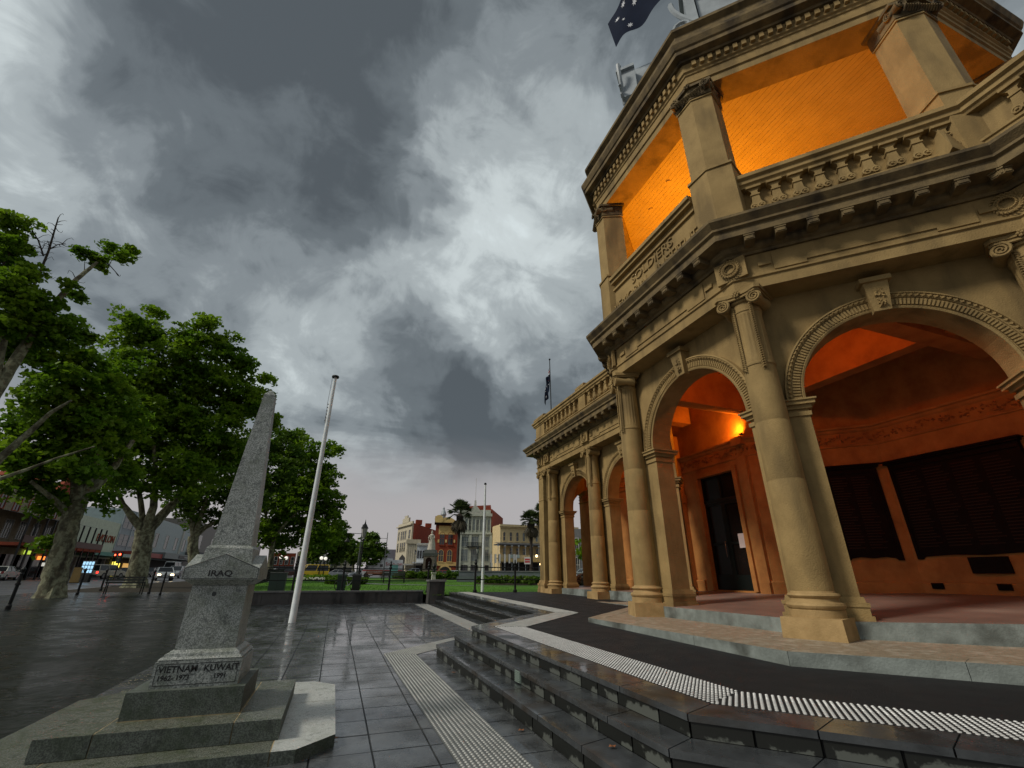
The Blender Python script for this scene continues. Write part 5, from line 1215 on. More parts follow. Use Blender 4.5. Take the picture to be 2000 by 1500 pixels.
tree('garden_tree','bright green tree seen through the far arch of the hall',52,[(1150,1115,8),(1150,1080,7)],[],[(1150,1060,17),(1158,1035,15),(1150,1085,18),(1170,1060,20),(1162,1095,16),(1156,1018,8),(1140,1080,9),(1185,1080,18)],m=LEAF,seed=19,leaf=.28,puff=.7,spread=1.5,group='trees beyond the hall')
# palms
def palm(px,R,ytop,ycrown,ybase,label,r=26,seed=1):
    b0=at(px,ybase,R); top=at(px,ycrown,R); d=float((top-np.array([0,0,H]))@FW); k=d/FPX; rr=r*k
    t=thing('fan_palm',label,'palm tree',(b0[0],b0[1],b0[2]-.6),group='tall fan palms in the square'); h=top[2]-b0[2]+.6
    MB().lathe([(.42,0),(.32,1),(.28,h*.5),(.34,h*.72),(.75,h*.86),(.8,h*.95),(.3,h)],seg=10).build('trunk',BARKD,t,smooth=True)
    rg=random.Random(seed)
    def fronds(n,el0,el1,ln,m,name,droop,z0):
        b=MB()
        for i in range(n):
            a=rg.uniform(0,2*PI); el=rg.uniform(el0,el1); L=ln*rg.uniform(.8,1.1); dx,dy=math.cos(a),math.sin(a)
            s=Vector((0,0,h+z0)); st=s+Vector((dx*math.cos(el)*L*.5,dy*math.cos(el)*L*.5,math.sin(el)*L*.5)); b.tube([tuple(s),tuple(st)],.03,4)
            fwd=Vector((dx*math.cos(el),dy*math.cos(el),math.sin(el))); side=Vector((-dy,dx,0)); upv=side.cross(fwd)
            for q in range(13):
                an=-1.25+2.5*q/12; v=(fwd*math.cos(an)+side*math.sin(an)+upv*rg.uniform(-.12,.12)); e=st+v*L*.55+Vector((0,0,-droop*L*rg.uniform(.1,.3))); w=side*math.cos(an)-fwd*math.sin(an); mid=st+v*L*.3
                b.add([tuple(st),tuple(mid+w*.045*L),tuple(e),tuple(mid-w*.045*L)],[(0,1,2,3)])
        b.build(name,m,t)
    fronds(52,-.4,1.5,rr*.98,PALML,'green_fronds',.45,.1); fronds(46,-1.5,-1.0,rr*1.05,PALMD,'dead_fronds',1.2,-.1)
palm(893,104,975,1003,1112,'tall fan palm between the red brick and grey stone buildings',28,1)
palm(1038,92,995,1018,1108,'fan palm in front of the cream hotel with arched windows',24,2)
palm(1062,110,985,1002,1108,'fan palm half hidden by the far corner of the hall',22,3)
# ------------------------------------------------------------------ buildings
def facade(name,label,P,Q,ztop,depth,col,zb=0.,cat='building'):
    """P,Q left and right ground corners of the front; returns helper"""
    t=thing(name,label,cat,(P[0],P[1],zb)); u=Vector((Q[0]-P[0],Q[1]-P[1])); L=u.length; u.normalize()
    class Fc: pass
    f=Fc(); f.t=t; f.L=L; f.h=ztop-zb; f.u=u
    f.B=lambda: MB().frame((0,0,0),(u.x,u.y))        # local: x along front, -y outward (towards viewer)
    f.B().box(0,L,0,depth,0,f.h).build('wall',col,t)
    def win(x0,x1,z0,z1,fm,gm,arch=False,bars=1,sill=None,rec=True):
        X0,X1,Z0,Z1=x0*L,x1*L,z0*f.h,z1*f.h; w=X1-X0; e=.09
        out=[(X0-e,Z0-e),(X1+e,Z0-e)]
        if arch: 
            zc=Z1-w/2; out+= [((X0+X1)/2+(w/2+e)*math.cos(a),zc+(w/2+e)*math.sin(a)) for a in [PI*i/8 for i in range(9)]]
            inn=[(X0,Z0),(X1,Z0)]+[((X0+X1)/2+(w/2)*math.cos(a),zc+(w/2)*math.sin(a)) for a in [PI*i/8 for i in range(9)]]
        else: out+=[(X1+e,Z1+e),(X0-e,Z1+e)]; inn=[(X0,Z0),(X1,Z0),(X1,Z1),(X0,Z1)]
        b=f.B(); n=len(out); vs=[(p[0],-.08,p[1]) for p in out]+[(p[0],-.08,p[1]) for p in inn]+[(p[0],.0,p[1]) for p in out]+[(p[0],.0,p[1]) for p in inn]
        fs=[]
        for i in range(n):
            j=(i+1)%n; fs+=[(i,j,n+j,n+i),(i,2*n+i,2*n+j,j),(n+i,n+j,3*n+j,3*n+i)]
        b.add(vs,fs)
        for k in range(bars): x=X0+(k+1)*w/(bars+1); b.box(x-.03,x+.03,-.06,-.02,Z0,Z1-(w*.3 if arch else 0))
        b.box(X0,X1,-.06,-.02,(Z0+Z1)/2-.03,(Z0+Z1)/2+.03)
        if sill: b.box(X0-.2,X1+.2,-.22,-.001,Z0-.22,Z0-.09)
        fr=b.build('window',fm,t)
        pn=f.B().prism_y(inn,-.015,-.004); pn.build('pane',gm,fr)
    f.win=win
    def band(z0,z1,o,m,name='string_course',x0=0,x1=1): f.B().box(x0*L-o*.5*(x0==0),x1*L+o*.5*(x1==1),-o,.05 if o>0 else 0,z0*f.h,z1*f.h).build(name,m,t)
    f.band=band
    return f
CREAM=flat('cream_paint',(.66,.52,.28),.75); BEIGE=flat('beige_stone',(.50,.45,.33),.8); BRICK=mat('red_brick',(.30,.065,.03),.85,(.20,.045,.025),1.5,.2,coord='World'); BRICKP=mat('painted_brick_patch',(.22,.12,.09),.85,(.15,.06,.05),2,.2)
GREYS=flat('grey_green_stone',(.42,.45,.37),.8); WHITEW=flat('white_wall_paint',(.58,.62,.64),.7); SLATE=flat('slate_roof',(.08,.085,.09),.7); TILER=flat('red_roof_tile',(.28,.05,.02),.8); YEL=flat('yellow_stone_trim',(.68,.50,.19),.8)
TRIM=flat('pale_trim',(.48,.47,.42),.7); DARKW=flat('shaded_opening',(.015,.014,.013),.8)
def zp(px,py,R): return float(at(px,py,R)[2])
zb=1.3
# beige corner building with long brick side wall
Rb=128
c=at(797,1118,Rb); l=at(769,1118,140); s_=at(846,1118,150)
f=facade('corner_building','tall narrow beige corner building with a long red brick side wall','' and 0 or l,c,zp(797,1017,Rb),.4,BEIGE,zb)
ss=Vector((s_[0]-c[0],s_[1]-c[1])); ll=Vector((l[0]-c[0],l[1]-c[1])); 
me=MB().prism([(c[0],c[1]),(s_[0],s_[1]),(s_[0]+ll.x,s_[1]+ll.y),(l[0]+.02,l[1]+.02)],zb,zp(797,1018,Rb)-.3).mesh('side_wall'); me.transform(Matrix.Translation((-l[0],-l[1],-zb))); me.materials.append(BRICK); link('side_wall',me,f.t)
for k,(z0,z1) in enumerate(((.68,.84),(.45,.62),(.10,.30))):
    for x in ((.08,.16),(.28,.36),(.42,.50),(.56,.64),(.82,.92)):
        if k==2 and .2<x[0]<.7: continue
        f.win(x[0],x[1],z0,z1,BEIGE,GLASSD,bars=0)
f.band(.93,.95,.5,BEIGE,'cornice'); f.B().box(f.L*.3,f.L*.75,-.05,.35,f.h,f.h+1.2).build('parapet_gable',BEIGE,f.t); f.B().box(f.L*.42,f.L*.62,-.02,.3,f.h+1.2,f.h+1.9).build('parapet_gable',BEIGE,f.t)
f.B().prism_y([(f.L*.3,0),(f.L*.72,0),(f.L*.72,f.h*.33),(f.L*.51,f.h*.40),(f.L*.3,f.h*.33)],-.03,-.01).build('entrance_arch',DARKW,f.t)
for k in (.25,.65):
    q=c[:2]+np.array([ss.x,ss.y])*k; b=MB(); b.cbox((q[0]-l[0],q[1]-l[1]+1.,f.h+.3),(1.7,1.4,1.3)); b.build('chimney',BRICK,f.t)
# pair of low shopfronts
f=facade('low_shop','low grey two storey shopfront with tall pillars, beside the beige corner building',at(790,1118,124),at(815,1118,124),zp(800,1055,124),6,BEIGE,zb)
f.band(.90,1.02,.5,BEIGE,'cornice'); f.band(.30,.34,1.6,TRIM,'awning')
for i in range(6): x=(i+.5)/6; f.B().box(x*f.L-.22,x*f.L+.22,-.3,-.001,0,f.h*.88).build('pillar',BEIGE,f.t)
for i in range(5): f.win((i+.68)/6,(i+1.3)/6,.42,.82,DARKB,GLASSD,bars=0)
f=facade('low_shop','low white painted shop with a row of small dark windows, left of the statue',at(811,1118,123),at(842,1118,123),zp(830,1061,123),6,WHITEW,zb)
f.band(.93,.99,.4,TRIM,'cornice')
for i in range(6): f.win((i+.35)/6,(i+.68)/6,.55,.76,DARKB,GLASSD,bars=0)
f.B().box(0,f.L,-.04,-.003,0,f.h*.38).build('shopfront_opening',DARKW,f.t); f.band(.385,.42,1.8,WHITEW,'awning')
# red brick ornate building
f=facade('ornate_brick_building','ornate red brick building with yellow trim and paired arched windows, right of the statue',at(845,1118,122),at(892,1118,122),zp(866,1024,122),9,BRICK,zb)
f.band(.985,1.03,.7,DARKB,'eaves'); f.band(.80,.97,.06,YEL,'name_frieze',.14,.86)
for x0 in (.20,.56):
    f.win(x0,x0+.20,.60,.84,BRICK,GLASSD,arch=True,bars=1,sill=True); f.win(x0+.0,x0+.19,.28,.50,YEL,GLASSD,arch=True,bars=1,sill=True)
for x in (.12,.44,.80): f.band(.64,.70,.10,YEL,'stone_band',x,x+.07)
f.band(.20,.27,.12,YEL,'stone_band')
L=f.L; a=[PI*i/12 for i in range(13)]
f.B().prism_y([(L*.22,0),(L*.78,0)]+[(L*.5+L*.28*math.cos(t),f.h*.10+L*.25*math.sin(t)) for t in a],-.16,-.13).build('entrance_arch',YEL,f.t)
f.B().prism_y([(L*.28,0),(L*.72,0)]+[(L*.5+L*.22*math.cos(t),f.h*.09+L*.20*math.sin(t)) for t in a],-.22,-.165).build('entrance_opening',DARKW,f.t)
b=f.B(); ns=16; pl=[(L*.10+L*.80*i/ns,f.h*1.03+.3+1.1*math.sin(PI*i/ns)) for i in range(ns+1)]+[(L*.90,f.h*1.03),(L*.10,f.h*1.03)]; b.prism_y(pl,-.3,.2); b.build('curved_parapet',YEL,f.t)
f.B().box(-.3,L*.24,-.25,1.5,f.h*1.03,f.h*1.16).build('corner_turret',BRICK,f.t)
me=MB().lathe([(1.1,-.05),(1.1,.05)],seg=20).mesh('roundel'); me.materials.append(YEL); o=link('roundel',me,f.t); q=f.u*(L*.12); o.location=(q.x-f.u.y*-.35,q.y-f.u.x*.35,f.h*1.095); o.rotation_euler=(PI/2,0,math.atan2(f.u.y,f.u.x))
me=MB().lathe([(.8,0),(.6,.3),(.6,1.6),(.75,1.7),(.8,2.0),(.5,2.8),(.25,3.2),(.3,3.5),(.02,4.0)],seg=10).mesh('cupola'); me.materials.append(GREYP); o=link('cupola',me,f.t); q=f.u*(L*.33); o.location=(q.x,q.y+1,f.h*1.05)
text('BANK OF VICTORIA',.9,.03,(f.u.x*L*.5+f.u.y*.09,f.u.y*L*.5-f.u.x*.09,f.h*.93),(f.u.x,f.u.y,0),(0,0,1),BRICK,f.t,sx=.9) if False else None
# grey bank
f=facade('stone_bank_building','tall grey stone building with a pediment and a wrought iron balcony',at(894,1118,118),at(957,1118,118),zp(925,1003,118),.5,GREYS,zb)
L=f.L;hh=f.h
q=f.u; sd=Vector((-q.y,q.x))
_a=at(958.5,1118,118.3); _b=at(981,1118,138); _o=f.t.location; _c=at(905,1118,140)
me=MB().prism([(_a[0]-_o.x,_a[1]-_o.y),(_b[0]-_o.x,_b[1]-_o.y),(_c[0]-_o.x,_c[1]-_o.y),(1,.5)],0,hh+1.2).mesh('side_wall'); me.materials.append(BRICK); link('side_wall',me,f.t)
f.B().prism_y([(L*.0,hh),(L*1.02,hh),(L*.98,hh+2.3),(L*.05,hh+1.8)],.8,12).build('tiled_roof',TILER,f.t)
f.band(.955,1.0,.5,GREYS,'cornice'); f.band(.66,.69,.35,GREYS,'cornice'); f.B().prism_y([(L*.22,hh),(L*.72,hh),(L*.47,hh+2.3)],-.35,.3).build('pediment',TRIM,f.t); f.B().prism_y([(L*.29,hh+.25),(L*.65,hh+.25),(L*.47,hh+1.8)],-.38,-.351).build('pediment_panel',GREYS,f.t)
f.B().box(L*.02,L*.98,-.1,.4,hh,hh+.9).build('parapet',GREYS,f.t); b=f.B(); b.box(L*.43,L*.51,-.1,.2,hh+2.2,hh+3.3,.1,.1); b.tube([(L*.47,0,hh+3.2),(L*.47,0,hh+9)],.05,5); b.build('roof_finial',TRIM,f.t)
for i in range(8):
    x=.03+i*.122; f.win(x+.02,x+.085,.72,.90,GREYS,GLASSL if i%2 else GLASSD,bars=1)
for i in range(9): f.B().box(L*(.02+i*.12)-.12,L*(.02+i*.12)+.12,-.18,-.001,hh*.69,hh*.955).build('pilaster',GREYS,f.t)
for x0,x1 in ((.07,.28),(.38,.60),(.72,.94)):
    f.win(x0,x1,.46,.62,GREYS,GLASSL,bars=3); f.win(x0,x1,.24,.42,GREYS,GLASSL,arch=False,bars=3); f.win(x0,x1,.02,.17,DARKB,GLASSD,bars=2)
for x in (.0,.31,.63,.965): f.B().box(L*x,L*x+.6,-.25,-.001,0,hh*.66).build('pilaster',GREYS,f.t)
b=f.B(); b.box(L*.24,L*.70,-1.3,-.1,hh*.455,hh*.465); 
for i in range(26): x=L*(.24+.46*i/25); b.box(x-.03,x+.03,-1.3,-1.25,hh*.465,hh*.52)
b.box(L*.24,L*.70,-1.32,-1.24,hh*.52,hh*.525); b.build('iron_balcony',BLACKM,f.t)
# cream hotel with verandah
f=facade('cream_hotel','long cream two storey hotel with arched upper windows and a deep verandah','' and 0 or at(976,1118,112),at(1130,1118,120),zp(985,1024,112),10,CREAM,zb)
L=f.L;hh=f.h; f.band(.955,1.0,.6,CREAM,'cornice'); f.band(.93,.95,.3,CREAM,'cornice')
for i in range(12): x=.035+i*.082; f.win(x,x+.028,.68,.85,CREAM,GLASSL if i in (3,5,7) else GLASSD,arch=True,bars=0,sill=True)
f.B().box(-1.6,L+.5,-3.2,-.001,hh*.585,hh*.605).build('verandah_roof',SLATE,f.t); b=f.B(); b.add([(-1.6,-3.2,hh*.606),(L,-3.2,hh*.606),(L,0,hh*.645),(-1.6,0,hh*.645)],[(0,1,2,3)]); b.build('verandah_roof_sheet',SLATE,f.t)
f.B().box(-1.6,L+.5,-3.2,-.001,hh*.33,hh*.345).build('verandah_floor',CREAM,f.t); f.B().box(-1.6,L+.5,-3.25,-3.2,hh*.345,hh*.40).build('verandah_balustrade',CREAM,f.t); f.B().box(-1.6,L+.5,-3.3,-3.15,hh*.28,hh*.33).build('verandah_fascia',YEL,f.t)
for i in range(14):
    x=-1.5+i*(L+1.5)/13; b=f.B(); b.box(x-.035,x+.035,-3.12,-3.05,0,hh*.585); b.box(x-.22,x+.22,-3.11,-3.06,hh*.56,hh*.585); b.build('verandah_post',WHITEW,f.t)
for i in range(12): x=.035+i*.082; f.win(x,x+.032,.42,.54,CREAM,GLASSL if i%3==0 else GLASSD,bars=0)
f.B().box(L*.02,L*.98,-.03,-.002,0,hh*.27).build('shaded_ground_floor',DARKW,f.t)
b=f.B(); b.box(L*.06,L*.18,-3.40,-3.31,hh*.345,hh*.405); b.build('verandah_sign',flat('pale_sign_board',(.42,.52,.48)),f.t)
for px,py,e in ((1048,1086,9),(1056,1102,6)):
    q=at(px,py,108); o=MB().ball((0,0,0),.28,8,5).build('lit_lamp_globe',glow('warm_globe',(1,.62,.28),5),f.t); o.location=(q[0]-f.t.location.x,q[1]-f.t.location.y,q[2]-zb)
# far low buildings behind the truck
f=facade('glass_office','low modern blue-grey glass building behind the truck',at(742,1118,150),at(772,1118,150),zp(755,1073,150),8,flat('blue_grey_cladding',(.22,.27,.32)),zb)
for i in range(4): f.win((i+.1)/4,(i+.9)/4,.05,.55,GREYP,GLASSD,bars=1)
f=facade('grey_house','grey building half hidden behind the green tree beyond the far arch',at(1120,1118,75),at(1140,1118,75),zp(1128,1033,75),6,flat('dark_grey_wall',(.14,.14,.14)),zb)
f.win(.3,.62,.55,.8,TRIM,GLASSD); f.win(.3,.62,.12,.4,TRIM,GLASSD)
# ---- the street on the left: fronts on one line
XS_=-38.
def fx(px): r=ray(px,1115); k=XS_/r[0]; return np.array([XS_,r[1]*k,0]),math.hypot(XS_,r[1]*k)
def street(name,label,px0,px1,py_at,py,col,depth=9):
    P,R0=fx(px0);Q,R1=fx(px1); k,Rk=fx(py_at); return facade(name,label,P,Q,zp(py_at,py,Rk),depth,col,g(P[1])-.1)
f=street('gabled_shop_row','dark verandahed shop row with cream gabled upper wall at the left edge',-75,118,50,955,mat('aged_cream_wall',(.34,.29,.20),.8,(.22,.18,.12),1.2,coord='World'))
L,hh=f.L,f.h
for i in range(7):
    x=L*(i+.5)/7
    if i%2==0: f.B().prism_y([(x-2.4,hh),(x+2.4,hh),(x,hh+2.6)],-.3,.3).build('gable',BRICK,f.t)
    f.win((i+.3)/7,(i+.7)/7,.70,.86,BRICK,GLASSD,bars=1,arch=True); f.win((i+.25)/7,(i+.75)/7,.42,.60,TRIM,GLASSL,bars=2)
    f.B().box(x-1.9,x+1.9,-.05,-.01,.1,hh*.26).build('shopfront',GLASSD,f.t)
b=f.B(); b.add([(0,-4,hh*.62),(L,-4,hh*.62),(L,0,hh*.69),(0,0,hh*.69)],[(0,1,2,3)]); b.build('verandah_roof',SLATE,f.t); f.B().box(0,L,-4,-.1,hh*.33,hh*.36).build('verandah_floor',BRICK,f.t); f.B().box(0,L,-4.05,-4,hh*.36,hh*.43).build('balustrade',flat('dark_red_timber',(.07,.025,.015)),f.t)
for i in range(12):
    x=L*i/11; f.B().box(x-.09,x+.09,-4,-3.85,0,hh*.62).build('verandah_post',BLACKM,f.t)
for (x,z,w,c_,s_i) in ((.62,.22,1.6,(1,.25,.04),1.6),(.80,.24,1.2,(1,.22,.05),1.2),(.45,.27,1.3,(.6,.8,.1),.8),(.70,.15,.8,(.9,.9,.8),.5)):
    o=f.B().box(L*x,L*x+w,-.35,-.25,hh*z,hh*z+.45).build('lit_sign',glow('lit_sign_%d'%int(x*100),c_,s_i),f.t)
f=street('billboard_shop','pale green-cream shop with a tall blank signboard wall',118,206,190,1018,flat('pale_green_cream',(.50,.56,.42)))
L,hh=f.L,f.h
f.B().box(L*.0,L,-3.4,-.01,hh*.36,hh*.42).build('awning',flat('teal_awning_edge',(.05,.26,.20)),f.t); f.B().box(.1,L-.1,-.06,-.01,0,hh*.33).build('shopfront',DARKW,f.t)
text('EVOLON',1.7,.05,(.06,L*.72,hh*.68),(0,1,0),(0,0,1),BRICK,f.t); f.B().box(L*.45,L*.95,-3.46,-3.401,hh*.365,hh*.415).build('awning_sign',flat('pale_awning_sign',(.4,.48,.46)),f.t)
for k in (.15,.5,.8): f.B().box(L*k,L*k+.2,-.5,-.02,0,hh*.33).build('pier',TRIM,f.t)
f=street('modern_shop','blue-grey modern shop with two bands of windows above a red fascia',206,273,240,1000,flat('blue_grey_panel',(.24,.30,.33)))
L,hh=f.L,f.h
for z0,z1 in ((.46,.62),(.72,.88)):
    for x0 in (.05,.36,.68): f.win(x0,x0+.27,z0,z1,GREYP,GLASSD,bars=1)
for x in (.0,.33,.64,.96): f.B().box(L*x,L*x+.35,-.12,-.001,hh*.4,hh).build('mullion_pier',flat('pale_blue_pier',(.34,.40,.42)),f.t)
f.B().box(0,L,-3.2,-.01,hh*.30,hh*.37).build('red_fascia',flat('red_fascia_paint',(.32,.04,.03)),f.t); f.B().box(.1,L-.1,-.05,-.01,0,hh*.28).build('shopfront',DARKW,f.t)
f.B().box(L*.05,L*.25,-.4,-.3,hh*.10,hh*.22).build('lit_sign',glow('yellow_shop_sign',(.9,.75,.1),1.6),f.t); f.B().box(L*.35,L*.55,-.4,-.3,hh*.10,hh*.20).build('lit_sign',glow('amber_window',(.8,.45,.12),.6),f.t)
f=street('blue_grey_shop','pale blue-grey shop building with slim tall windows and a grey awning',273,352,310,1020,flat('pale_blue_grey_wall',(.30,.37,.38)))
L,hh=f.L,f.h
for x0 in (.10,.35,.60,.84): f.win(x0,x0+.07,.50,.74,TRIM,GLASSD,bars=0)
f.B().box(L*.76,L*.80,-.2,-.001,hh*.42,hh).build('pilaster',TRIM,f.t); f.B().box(0,L,-3.6,-.01,hh*.30,hh*.40).build('awning',flat('grey_awning',(.17,.20,.20)),f.t)
f.B().box(L*.35,L*.85,-3.68,-3.601,hh*.32,hh*.375).build('sign_board',flat('black_sign',(.012,.012,.012)),f.t)
text('evergreen connect',.75,.03,(3.70,L*.60,hh*.348),(0,1,0),(0,0,1),flat('pale_letters',(.5,.5,.5)),f.t)
f.B().box(.1,L-.1,-.05,-.01,0,hh*.28).build('shopfront',DARKW,f.t)
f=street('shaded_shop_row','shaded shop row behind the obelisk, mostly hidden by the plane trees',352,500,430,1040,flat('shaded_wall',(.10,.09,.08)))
for i in range(7): f.win((i+.3)/7,(i+.7)/7,.5,.75,TRIM,GLASSD)
f.B().box(0,f.L,-3.4,-.01,f.h*.32,f.h*.40).build('awning',SLATE,f.t)
for (a0,a1,R0,yt,nm,lb,m_) in ((528,572,118,1080,'far_brick_shop','distant red brick building between the obelisk and the flagpole',BRICK),(574,612,124,1078,'far_column_building','distant pale building with columns left of the yellow van',BEIGE),(612,640,130,1082,'far_shop','distant pale shop above the yellow van',TRIM),(640,690,140,1086,'far_shop','distant low shop row right of the yellow van',BEIGE)):
    f=facade(nm,lb,at(a0,1118,R0),at(a1,1118,R0),zp((a0+a1)/2,yt,R0),6,m_,zb)
    for i in range(4): f.win((i+.25)/4,(i+.75)/4,.5,.82,TRIM,GLASSD,bars=0)
    f.B().box(0,f.L,-.05,-.01,0,f.h*.38).build('shopfront',DARKW,f.t); f.B().box(0,f.L,-1.6,-.01,f.h*.385,f.h*.42).build('awning',SLATE,f.t)
# ------------------------------------------------------------------ vehicles
TYRE=flat('tyre_rubber',(.012,.012,.012),.8); RIM=flat('alloy_rim',(.35,.36,.37),.35,.8); CGL=flat('car_glass',(.015,.018,.02),.06); HL=glow('headlight_lens',(1,.78,.45),7.); HLo=flat('lens_off',(.5,.5,.5),.1); TLn=glow('tail_light_lit',(1,.03,.02),4.); TLo=flat('tail_light_off',(.25,.01,.01),.2)
def car(kind,px,R,rz,paint,label,hl=False,tl=False,name='parked_car',cat='car',zo=0.):
    p=at(px,1118,R); t=thing(name,label,cat,(p[0],p[1],g(p[1])-.07+zo),rz)
    if kind=='sedan': L,Wd=4.5,1.78; body=[(-2.25,.35),(-2.22,.78),(-2.0,.92),(-1.2,.98),(1.0,.98),(1.9,.86),(2.2,.70),(2.25,.35)]; gh=[(-1.75,.95),(-1.15,1.40),(.25,1.44),(1.05,.96)]; wh=(-1.35,1.38); wr=.32
    elif kind=='hatch': L,Wd=4.1,1.75; body=[(-2.05,.35),(-2.05,.85),(-1.9,.98),(.9,1.0),(1.7,.88),(2.02,.68),(2.05,.35)]; gh=[(-1.95,.96),(-1.6,1.46),(.15,1.50),(.95,.98)]; wh=(-1.25,1.28); wr=.32
    elif kind=='suv': L,Wd=4.7,1.88; body=[(-2.35,.42),(-2.35,1.0),(-2.25,1.10),(1.0,1.12),(2.0,1.0),(2.3,.80),(2.35,.42)]; gh=[(-2.25,1.08),(-2.0,1.70),(.3,1.74),(1.1,1.10)]; wh=(-1.42,1.45); wr=.38
    elif kind=='ute': L,Wd=5.3,1.86; body=[(-2.65,.45),(-2.65,1.05),(-.5,1.08),(1.2,1.12),(2.2,1.0),(2.6,.82),(2.65,.45)]; gh=[(-2.55,1.05),(-2.45,1.72),(.45,1.76),(1.25,1.10)]; wh=(-1.6,1.6); wr=.40
    elif kind=='pickup': L,Wd=5.3,1.86; body=[(-2.65,.45),(-2.65,1.05),(-.5,1.08),(1.2,1.12),(2.2,1.0),(2.6,.82),(2.65,.45)]; gh=[(-.75,1.05),(-.55,1.72),(.55,1.76),(1.35,1.10)]; wh=(-1.6,1.6); wr=.40
    else: L,Wd=5.0,1.9; body=[(-2.5,.40),(-2.5,1.15),(-2.48,1.2),(1.6,1.2),(2.3,1.05),(2.45,.80),(2.5,.40)]; gh=[(-2.48,1.16),(-2.42,2.12),(-2.2,2.24),(.9,2.22),(1.25,2.05),(1.95,1.16)]; wh=(-1.5,1.62); wr=.34
    w=Wd/2
    # body shell: side profile extruded, tucked in at the sills and shoulders
    b=MB(); n=len(body); rings=[]
    for y,s in ((-w,.0),(-w*.97,.0),(w*.97,.0),(w,.0)):
        k=.90 if abs(y)==w else 1.; rings.append([(x*(.985 if k<1 else 1),y,.38+(z-.38)*(.94 if k<1 else 1)) for x,z in body])
    vs=[v for r_ in rings for v in r_]; fs=[tuple(range(n-1,-1,-1)),tuple(3*n+i for i in range(n))]
    for r_ in range(3):
        for i in range(n): j=(i+1)%n; fs.append((r_*n+i,r_*n+j,(r_+1)*n+j,(r_+1)*n+i))
    b.add(vs,fs); b.build('body',paint,t)
    m=len(gh); zt=max(z for x,z in gh); b=MB(); vs=[]
    for sgn in (-1,1):
        for x,z in gh: vs.append((x,sgn*(w*.94 if z<zt-.25 else w*.76),z))
    b.add(vs,[tuple(range(m)),tuple(range(2*m-1,m-1,-1))]+[(i,i+m,(i+1)%m+m,(i+1)%m) for i in range(m)]); b.build('window_glass',CGL,t)
    tops=[q for q in gh if q[1]>zt-.25]; x0,x1=min(q[0] for q in tops),max(q[0] for q in tops)
    b=MB(); b.box(x0-.02,x1+.02,-w*.78,w*.78,zt-.03,zt+.035,.06,.05); b.build('roof',paint,t)
    b=MB()
    for sgn in (-1,1):
        lo=[q for q in gh if q[1]<zt-.25]; lo=[min(lo),max(lo)]; 
        for (xa,za),(xb,zb_) in (((lo[0][0],lo[0][1]),(x0,zt)),((lo[1][0],lo[1][1]),(x1,zt)),(((lo[0][0]+lo[1][0])/2,lo[0][1]),((x0+x1)/2,zt))): b.tube([(xa,sgn*w*.945,za),(xb,sgn*w*.775,zb_)],.045,5)
    b.build('pillar',paint,t)
    for x in wh:
        for sgn in (-1,1):
            o=MB().lathe([(wr*.9,-.11),(wr,-.08),(wr,.08),(wr*.9,.11)],seg=16).build('tyre',TYRE,t); o.rotation_euler=(PI/2,0,0); o.location=(x,sgn*(w-.08),wr); r2=MB().lathe([(wr*.62,.112),(wr*.55,.09),(wr*.15,.10)],seg=12).build('rim',RIM,o); r3=r2.copy(); COL.objects.link(r3); r3.parent=o; r3.rotation_euler=(PI,0,0)
    xf=body[-1][0]; xr=body[0][0]; zf=.68 if kind!='van' else .82
    for sgn in (-1,1):
        MB().cbox((xf-.06,sgn*w*.74,zf),(.16,.34,.15),.0,.03).build('headlight',HL if hl else HLo,t); MB().cbox((xr+.04,sgn*w*.80,zf+.14),(.12,.22,.24)).build('tail_light',TLn if tl else TLo,t)
        MB().cbox((gh[-1][0]-.12,sgn*(w+.08),gh[-1][1]+.08),(.14,.16,.12)).build('door_mirror',paint,t)
    b=MB(); b.box(xf-.05,xf+.03,-w*.8,w*.8,.36,.50); b.box(xr-.03,xr+.05,-w*.8,w*.8,.40,.56); b.build('bumper',flat(name+'_bumper',(.03,.03,.03),.6),t)
    MB().box(xf+.031,xf+.036,-.26,.26,.42,.52).build('number_plate',HLo,t); MB().box(xr-.036,xr-.031,-.26,.26,.60,.70).build('number_plate',HLo,t)
    return t
def P_(n,c): return flat(n,c,.25)
UPY=PI/2
car('sedan',5,78,UPY+.15,P_('silver_green_paint',(.35,.37,.33)),'pale silver coupe at the left edge of the photo across the road')
car('ute',207,86,UPY-.25,P_('champagne_paint',(.50,.46,.38)),'pale champagne utility with canopy and red tail lights lit, seen from behind',tl=True)
car('sedan',251,98,UPY,P_('dark_blue_paint',(.03,.035,.05)),'dark car with red tail lights partly behind the second tree trunk',tl=True)
car('hatch',291,104,-UPY,P_('black_paint',(.02,.02,.02)),'black hatchback just right of the second tree trunk')
car('hatch',322,74,-UPY+.35,P_('silver_paint',(.33,.36,.38)),'silver hatchback facing the camera with glowing amber headlights',hl=True)
car('suv',344,92,-UPY,P_('grey_silver_paint',(.26,.29,.31)),'grey wagon behind the silver hatchback with headlights',tl=True)
car('van',336,112,UPY,P_('white_van_paint',(.60,.64,.64)),'white high-roofed van behind the row of cars left of the obelisk',name='delivery_van',cat='van',zo=.3)
car('hatch',533,104,UPY,P_('white_car_paint',(.55,.57,.58)),'small white car with red tail lights right beside the obelisk',tl=True)
car('suv',564,100,0.25,P_('maroon_paint',(.05,.015,.02)),'dark maroon wagon parked left of the yellow van')
car('van',612,96,PI+.25,P_('taxi_yellow_paint',(.80,.55,.02)),'bright yellow high-roofed maxi van on the road behind the flagpole',name='yellow_van',cat='van')
car('sedan',680,112,-UPY,P_('pale_car_paint',(.45,.45,.46)),'white car with bright headlights facing the camera, left of the nearest lamp post',hl=True)
car('suv',706,112,PI+.2,P_('white_suv_paint',(.58,.60,.62)),'white wagon just left of the white and red truck')
